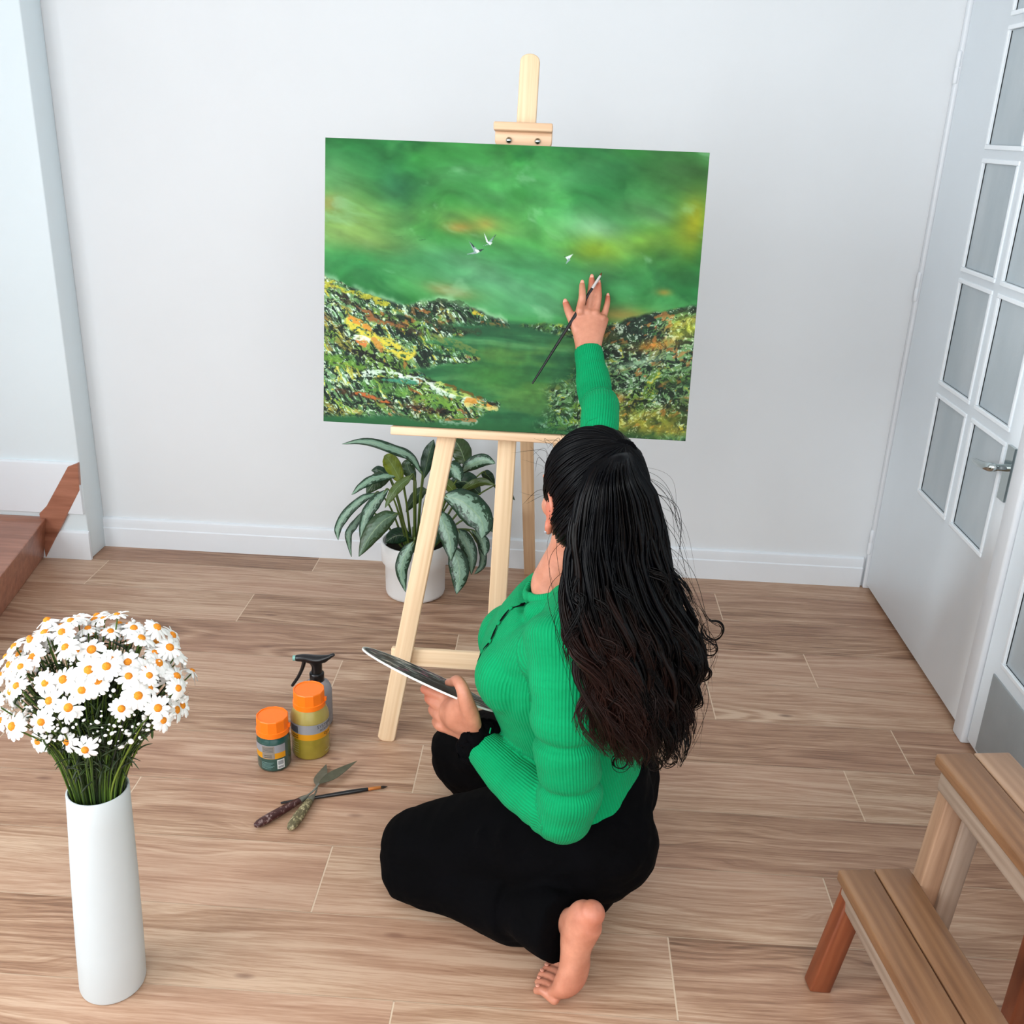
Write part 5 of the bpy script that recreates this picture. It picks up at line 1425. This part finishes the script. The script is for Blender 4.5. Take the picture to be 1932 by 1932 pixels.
LV = [([(-0.413, 3.03, 0.4253), (-0.4469, 3.0175, 0.4877), (-0.498, 3.005, 0.5149), (-0.5836, 2.9925, 0.5419), (-0.6621, 2.98, 0.5333)], 0.0343, 1, 0.0, 0.3), ([(-0.4764, 3.0, 0.4323), (-0.543, 2.9733, 0.4305), (-0.5877, 2.9467, 0.4152), (-0.6234, 2.92, 0.385)], 0.0307, 1, 0, 0.3), ([(-0.473, 3.0, 0.3986), (-0.4937, 2.9867, 0.4509), (-0.5106, 2.9733, 0.4878), (-0.5256, 2.96, 0.5078)], 0.0541, 0.15, 1, 0), ([(-0.5331, 3.08, 0.3976), (-0.5621, 3.08, 0.4153), (-0.5889, 3.08, 0.4138)], 0.0325, 0.0, 0.0, 0.2), ([(-0.5207, 3.05, 0.4011), (-0.5598, 3.025, 0.4002), (-0.5918, 3.0, 0.3618)], 0.0541, 0.0, 0.1, 0.2), ([(-0.5485, 3.0, 0.368), (-0.6025, 2.98, 0.3496), (-0.6533, 2.96, 0.301), (-0.6753, 2.94, 0.2579), (-0.6701, 2.92, 0.2249)], 0.0325, 0.9, 0, 0.3), ([(-0.6024, 3.03, 0.292), (-0.6329, 3.0133, 0.25), (-0.6541, 2.9967, 0.2123), (-0.6414, 2.98, 0.1418)], 0.0289, 0.7, 0, 0.4), ([(-0.511, 2.95, 0.3996), (-0.5496, 2.9267, 0.365), (-0.5777, 2.9033, 0.3163), (-0.5904, 2.88, 0.24)], 0.0433, 0.8, 0, 0.3), ([(-0.4749, 2.92, 0.3305), (-0.5162, 2.8933, 0.3143), (-0.554, 2.8667, 0.2724), (-0.5878, 2.84, 0.2082)], 0.0631, 0.35, 0.1, 0), ([(-0.43, 2.95, 0.4522), (-0.4649, 2.9267, 0.4291), (-0.4892, 2.9033, 0.4031), (-0.5099, 2.88, 0.362)], 0.0325, 0.1, 0.4, 0.2), ([(-0.4161, 3.08, 0.3924), (-0.4063, 3.0867, 0.4444), (-0.3965, 3.0933, 0.4883), (-0.3849, 3.1, 0.5246)], 0.0433, 0.15, 0, 0.1), ([(-0.4388, 3.06, 0.3944), (-0.4569, 3.06, 0.4202), (-0.4659, 3.06, 0.4463), (-0.4533, 3.06, 0.4583)], 0.0433, 0.3, 0.1, 0), ([(-0.2767, 3.08, 0.4497), (-0.287, 3.0867, 0.4811), (-0.3027, 3.0933, 0.5121), (-0.3235, 3.1, 0.5323)], 0.0667, 0.0, 0.15, 0), ([(-0.2832, 3.0, 0.4484), (-0.2526, 2.9867, 0.4824), (-0.21, 2.9733, 0.5056), (-0.1725, 2.96, 0.5011)], 0.0451, 1, 0, 0.1), ([(-0.3233, 2.96, 0.4839), (-0.3044, 2.9467, 0.4821), (-0.2889, 2.9333, 0.4693), (-0.2762, 2.92, 0.4498)], 0.0469, 0.9, 0, 0.1), ([(-0.3298, 3.06, 0.3888), (-0.2793, 3.06, 0.3992), (-0.2537, 3.06, 0.3853), (-0.2232, 3.06, 0.3554)], 0.0685, 0.0, 0, 0.1), ([(-0.2903, 3.03, 0.3731), (-0.2504, 3.02, 0.4018), (-0.2143, 3.01, 0.4186), (-0.1744, 3.0, 0.415)], 0.0307, 0.0, 0.3, 0.3), ([(-0.2237, 3.08, 0.4259), (-0.2023, 3.09, 0.4121), (-0.1802, 3.1, 0.3788)], 0.0325, 0.0, 0, 0.2), ([(-0.3351, 2.92, 0.3962), (-0.2771, 2.8975, 0.3949), (-0.2297, 2.875, 0.3694), (-0.1996, 2.8525, 0.3358), (-0.2002, 2.83, 0.2952)], 0.0938, 1, 0, 0), ([(-0.341, 2.9, 0.3571), (-0.3223, 2.8767, 0.3227), (-0.3018, 2.8533, 0.2776), (-0.2942, 2.83, 0.2149)], 0.0649, 0.9, 0, 0), ([(-0.2912, 2.95, 0.2759), (-0.2642, 2.9333, 0.2498), (-0.2403, 2.9167, 0.2006), (-0.2347, 2.9, 0.1393)], 0.0505, 0.9, 0, 0.1), ([(-0.3012, 2.9, 0.2388), (-0.2791, 2.88, 0.1992), (-0.2692, 2.86, 0.1512), (-0.2761, 2.84, 0.0952)], 0.0649, 0.9, 0, 0), ([(-0.2438, 2.98, 0.2624), (-0.21, 2.97, 0.2336), (-0.1996, 2.96, 0.2074), (-0.1957, 2.95, 0.1846)], 0.0397, 0.8, 0, 0.2), ([(-0.2263, 3.0, 0.2082), (-0.2064, 2.99, 0.1703), (-0.2084, 2.98, 0.1349), (-0.2306, 2.97, 0.1079)], 0.0252, 0.5, 0, 0.3), ([(-0.207, 3.05, 0.2909), (-0.1908, 3.035, 0.2743), (-0.1779, 3.02, 0.24)], 0.0325, 0.2, 0, 0.2), ([(-0.4164, 2.88, 0.2559), (-0.442, 2.8633, 0.216), (-0.4537, 2.8467, 0.1655), (-0.4383, 2.83, 0.0979)], 0.0451, 0.9, 0, 0.1), ([(-0.441, 3.0, 0.2115), (-0.4759, 2.99, 0.2254), (-0.5033, 2.98, 0.2202), (-0.5254, 2.97, 0.2036)], 0.0541, 0.0, 0, 0), ([(-0.1814, 3.06, 0.3893), (-0.1453, 3.07, 0.3722), (-0.11, 3.08, 0.3356)], 0.0252, 0.1, 0, 0.2), ([(-0.3459, 2.96, 0.2878), (-0.3515, 2.95, 0.2609), (-0.3608, 2.94, 0.2414), (-0.363, 2.93, 0.2166)], 0.0397, 0.1, 0, 0.1), ([(-0.4039, 3.1, 0.3471), (-0.4297, 3.1, 0.3378), (-0.4556, 3.1, 0.3049), (-0.478, 3.1, 0.2639)], 0.0397, 0.05, 0.1, 0.2), ([(-0.3453, 3.1, 0.3815), (-0.3361, 3.1133, 0.4083), (-0.3158, 3.1267, 0.4319), (-0.2952, 3.14, 0.4402)], 0.0397, 0.1, 0.1, 0.2), ([(-0.3552, 3.0, 0.3862), (-0.334, 3.0, 0.41), (-0.3125, 3.0, 0.3923), (-0.3015, 3.0, 0.374)], 0.0361, 0.0, 0.5, 0.2)]
rl = np.random.default_rng(3)
for i, (P, wid, s, ye, ro) in enumerate(LV):
    P = np.array(P); mid = catmull(P, max(5, 24//(len(P)-1))); n = len(mid)
    T = np.gradient(mid, axis=0); T /= np.linalg.norm(T, axis=1)[:, None]
    vd = nrm(mid[n//2]-np.array((0, 0, 1.5)))
    tt_ = np.linspace(0, 1, n)
    prof = np.interp(tt_, [0, .06, .2, .4, .6, .8, .93, 1], [.06, .30, .78, 1, .96, .66, .28, .02])
    m = 11; V_, LU, LVv = [], [], []
    side0 = None
    for k in range(n):
        sd = np.cross(T[k], vd); sd = nrm(sd); up_ = np.cross(sd, T[k])
        if up_ @ vd > 0: up_ = -up_
        sd = nrm(sd*math.cos(ro)+up_*math.sin(ro)); nn = nrm(np.cross(sd, T[k]))
        if nn @ vd > 0: nn = -nn
        for j in range(m):
            u = 2*j/(m-1)-1
            wv_ = .0018*math.sin(tt_[k]*22+i*2+(u > 0)*1.3)*abs(u)
            V_.append(mid[k]+sd*u*wid/2*prof[k]-nn*(wid*.17*prof[k]*(abs(u)**1.4)*(-1 if i % 3 else -.6))*-1*1+nn*wv_); LU.append(u); LVv.append(tt_[k])
    F_ = [(k*m+j, k*m+j+1, (k+1)*m+j+1, (k+1)*m+j) for k in range(n-1) for j in range(m-1)]
    me = mkmesh('leaf', V_, F_)
    add_attr(me, 'lu', LU); add_attr(me, 'lv', LVv); add_attr(me, 'silver', np.full(len(V_), s)); add_attr(me, 'yellow', np.full(len(V_), ye)); add_attr(me, 'seed', np.full(len(V_), i*3.7))
    me.materials.append(M_LEAF)
    lf = link('leaf', me, None, plant)
    md = lf.modifiers.new('thick', 'SOLIDIFY'); md.thickness = .0007
    b = P[0]; r0 = np.array((PC.x+np.clip((b[0]-PC.x)*.25, -.045, .045), 3.03+np.clip((b[1]-3.03)*.3, -.04, .04), .16))
    if b[2] < .21: r0 = np.array((b[0]*.6+PC.x*.4, b[1]*.5+3.03*.5, .165))
    mm = (r0*.45+b*.55)+np.array((0, 0, .03 if b[2] > .25 else .06))
    d_ = T[0]
    v, f = tube([tuple(r0)+(.0042, .0042), tuple(mm)+(.0034, .0034), tuple(b)+(.0024, .0024), tuple(b+d_*.02)+(.0012, .0012)], 8, 5, (0, 1, .1))
    link('petiole', mkmesh('petiole', v, f), M_PETIOLE, lf)

# ------------------------------------------------------------------ vase and bouquet
M_VASE = plain('vase_white', (198, 206, 209), .55, .25, .015, 5)
VC = V((-.744, 1.352, 0)); VH = .432; VLEAN = .022
v, f = lathe([(.050, 0), (.0565, .002), (.058, .008), (.0575, .10), (.055, .25), (.0515, .38), (.0505, VH-.002), (.0495, VH), (.0475, VH), (.0465, VH-.003), (.047, .3), (.05, .05), (.02, .02)], 64, True, True)
v = [(a+VLEAN*(c/VH-.5), b, c) for a, b, c in v]        # the hand-made cylinder leans very slightly
vase = link('vase', shade_auto(mkmesh('vase', v, f), .9), M_VASE, None, Matrix.Translation(VC))
tag(vase, 'tall white cylinder vase on the floor holding the daisy bouquet', 'vase')
rb = np.random.default_rng(17)
M_PETAL = plain('petal_white', (246, 246, 244), .6, .3, .02, 40)
M_PETAL.node_tree.nodes['Principled BSDF'].inputs['Subsurface Weight'].default_value = .1
M_PETAL.node_tree.nodes['Principled BSDF'].inputs['Subsurface Radius'].default_value = (.004, .004, .004)
M_DISC = speckled('daisy_disc', (226, 128, 12), [(250, 172, 30), (196, 96, 10)], 900, .7)
M_STEM = plain('stem_green', (70, 96, 30), .55, .4, .2, 60)
def petals_mesh(var):
    r = np.random.default_rng(100+var); n = 13+var % 3
    V_, F_ = [], []
    for p in range(n):
        a = 2*PI*p/n+r.normal()*.08; L = .0175*r.uniform(.86, 1.1); w = .0078*r.uniform(.85, 1.15); lift = [.12, -.25, .45, -.55][var % 4]+r.normal()*.18; tw_ = r.normal()*.15
        b = len(V_)
        for k in range(7):
            s = k/6; rr = .0045+L*s; z = .002+L*(lift*s-.55*s*s*(1 if lift > 0 else .2)); ww = w*.5*np.interp(s, [0, .25, .7, .92, 1], [.35, .8, 1, .8, .25])
            for u in (-1, 0, 1):
                x, y = rr, u*ww; zz = z-abs(u)*.0010+u*tw_*ww
                V_.append((x*math.cos(a)-y*math.sin(a), x*math.sin(a)+y*math.cos(a), zz+.0006*(p % 2)))
        for k in range(6):
            for u in range(2):
                i = b+k*3+u; F_.append((i, i+3, i+4, i+1))
    me = mkmesh('petals', V_, F_); me.materials.append(M_PETAL); return me
PET = [petals_mesh(k) for k in range(6)]
v, f = lathe([(.0001, .0062), (.003, .0058), (.0055, .0042), (.0068, .0016), (.0062, -.001), (.003, -.003)][::-1], 20, True, True)
DISC = mkmesh('flower_center', v, f); DISC.materials.append(M_DISC)
v, f = lathe([(.0008, -.006), (.004, -.0035), (.006, -.0008), (.0055, .0004)], 12, True, False)
SEP = mkmesh('sepal', v, f); SEP.materials.append(M_STEM)
BC = np.array((-.724, 1.375, .600))             # middle of the dome of heads
BR = np.array((.158, .125, .135))
mouth = np.array((VC.x+VLEAN*.5, VC.y, VH))
heads = []
tries = 0
while len(heads) < 108 and tries < 6000:
    tries += 1
    d = nrm(rb.normal(size=3))
    if d[2] < -.35: continue
    if d[2] < .15 and rb.random() < .60: continue
    rad = rb.uniform(.82, 1.06)
    p = BC+d*BR*rad
    if d[2] < 0: p[:2] = BC[:2]+(p[:2]-BC[:2])*(1+d[2]*.7)
    if any(np.linalg.norm(p-q[0]) < (.022 if d[2] > .3 else .030) for q in heads): continue
    heads.append((p, d))
def stem_path(p, d, n=3):
    b = mouth+np.array(((p[0]-BC[0])*.24, (p[1]-BC[1])*.24, -.10))
    m1 = mouth+np.array(((p[0]-BC[0])*.30, (p[1]-BC[1])*.30, .01))
    m2 = mouth*.45+p*.55+np.array((0, 0, .01))
    return [b, m1, m2, p-nrm(d+np.array((0,0,.8)))*.006]
for i, (p, d) in enumerate(heads):
    nd = nrm(d*np.array((1, 1, .7))+np.array((0, -.25, .45))+rb.normal(size=3)*.16)
    lab = 'white daisy with an orange centre, bunched in the tall white vase'; grp = 'daisies in the vase'
    t = thing('daisy', lab, 'flower', p, 0, grp)
    q = V(nd).to_track_quat('Z', 'Y').to_matrix().to_4x4() @ Matrix.Rotation(rb.uniform(0, 6.28), 4, 'Z') @ Matrix.Scale(float(rb.uniform(.8, 1.08)), 4)
    q.translation = V(p)
    for nm, me in (('petals', PET[int(rb.integers(6))]), ('flower_center', DISC), ('sepal', SEP)):
        link(nm, me, None, t, q)
    sp_ = stem_path(p, nd)
    v, f = tube([tuple(s)+(.0012, .0012) for s in sp_], 6, 5, (0, 1, .2))
    link('stem', mkmesh('stem', v, f), M_STEM, t)
# greenery: nobody could count these thin stems and leaflets
paths, radii, cols = [], [], []
for i in range(560):
    d = nrm(rb.normal(size=3)*np.array((1, 1, .8))); 
    if d[2] < -.75: d[2] = -d[2]
    p = BC+d*BR*rb.uniform(.45, .97)
    if d[2] < 0: p[:2] = BC[:2]+(p[:2]-BC[:2])*(1+d[2]*.72)
    P = catmull(np.array(stem_path(p, d))+rb.normal(size=(4, 3))*np.array([[.0],[.001],[.006],[.002]]), 6)
    paths.append(P); radii.append(rb.uniform(.0006, .0014)); cols.append(np.full(len(P), rb.uniform(0, 1)))
    for k in range(5):                       # feathery leaflets
        s = rb.integers(9, len(P)-1); a = P[s]; dd = nrm(P[s]-P[s-1]+rb.normal(size=3)*.8)
        L = rb.uniform(.012, .035); Q = catmull(np.array([a, a+dd*L*.5+np.array((0,0,.003)), a+dd*L]), 4)
        paths.append(Q); radii.append(rb.uniform(.0007, .0015)); cols.append(np.full(len(Q), rb.uniform(0, .6)))
v, f, c = strands(paths, radii, cols)
gm = mkmesh('greenery', v, f); add_attr(gm, 'tone', c)
tgn = NT('greenery'); tgn.l(tgn.ramp(tgn.attr('tone'), [(0, lin((16, 26, 14))), (.6, lin((48, 72, 22))), (1, lin((120, 140, 46)))]), tgn.b.inputs['Base Color']); tgn.set(Roughness=.6)
tag(link('greenery', gm, tgn.m), 'thin dark green stems and feathery leaflets filling the bouquet', 'greenery', None, 'stuff')
parts = []
for i in range(1150):
    d = nrm(rb.normal(size=3))
    if d[2] > .2 and rb.random() < .6: continue
    p = BC+d*BR*rb.uniform(.72, 1.0)
    if d[2] < 0: p[:2] = BC[:2]+(p[:2]-BC[:2])*(1+d[2]*.72); p[2] = BC[2]+(p[2]-BC[2])*rb.uniform(.9, 1.12)
    r = rb.uniform(.0016, .0040) if rb.random() < .85 else rb.uniform(.004, .0065)
    nq = nrm(rb.normal(size=3)); M3 = np.array(V(nq).to_track_quat('Z', 'Y').to_matrix())
    parts.append(ellipsoid(p, (r, r*.9, r*.6), M3, 7, 5))
v, f = join_vf(parts)
tag(link('filler_blossom', mkmesh('filler_blossom', v, f), M_PETAL), 'tiny white filler blossoms scattered between the daisies of the bouquet', 'filler flowers', None, 'stuff')

# ------------------------------------------------------------------ two-tread wooden step stool
M_STOOL = wood('stool_wood', (108, 74, 50), (136, 98, 68), (160, 122, 90), (34, 34, 2.4), .45, 1.4, True)
M_STOOL2 = wood('stool_wood_pale', (132, 100, 78), (160, 126, 100), (184, 152, 126), (34, 34, 2.4), .45, 1.4, True)
M_STOOLR = wood('stool_wood_red', (98, 48, 28), (132, 70, 42), (154, 92, 60), (34, 34, 2.4), .42, 1.4, True)
M_STOOLG = wood('stool_wood_grey', (126, 106, 90), (152, 132, 116), (172, 154, 138), (34, 34, 2.4), .5, 1.4, True)
SO = V((.564, 1.484, 0)); SD = V((.131, -.991, 0)).normalized(); SE = V((.991, .131, 0)).normalized(); SU = V((0, 0, 1))
def S(e, d, z): return SO+SE*e+SD*d+SU*z
stool = thing('step_stool', 'brown wooden two-tread step stool in the lower right corner', 'step stool', S(.14, .24, 0))
LEN = .50
def tread(e0, z, mats):
    w = .066
    for k in range(2):
        ec = e0+.0345+k*.069
        board('tread_board', S(ec, 0, z-.011), S(ec, LEN, z-.011), w, .022, SU, mats[k], stool, .003)
tread(0, .25, (M_STOOL, M_STOOL)); tread(.137, .50, (M_STOOL, M_STOOL2))
for d in (.03, LEN-.03):
    sd = 1 if d < .1 else -1
    board('leg', S(-.012, d, 0), S(.028, d, .228), .042, .034, SD, M_STOOLR, stool, .004)
    b = board('leg', S(.140, d, 0), S(.172, d, .478), .040, .034, SD, M_STOOL2, stool, .003)
    board('leg', S(.178, d+.012*sd, 0), S(.208, d+.012*sd, .478), .038, .026, SD, M_STOOLG, stool, .003)
    board('leg', S(.330, d+.05*sd+.04, 0), S(.285, d+.09*sd+.06, .478), .040, .034, SD, M_STOOLR, stool, .004)
board('apron', S(.012, .02, .212), S(.012, LEN-.02, .212), .034, .016, SE, M_STOOLG, stool, .002)
board('apron', S(.150, .02, .458), S(.150, LEN-.02, .458), .036, .016, SE, M_STOOLG, stool, .002)
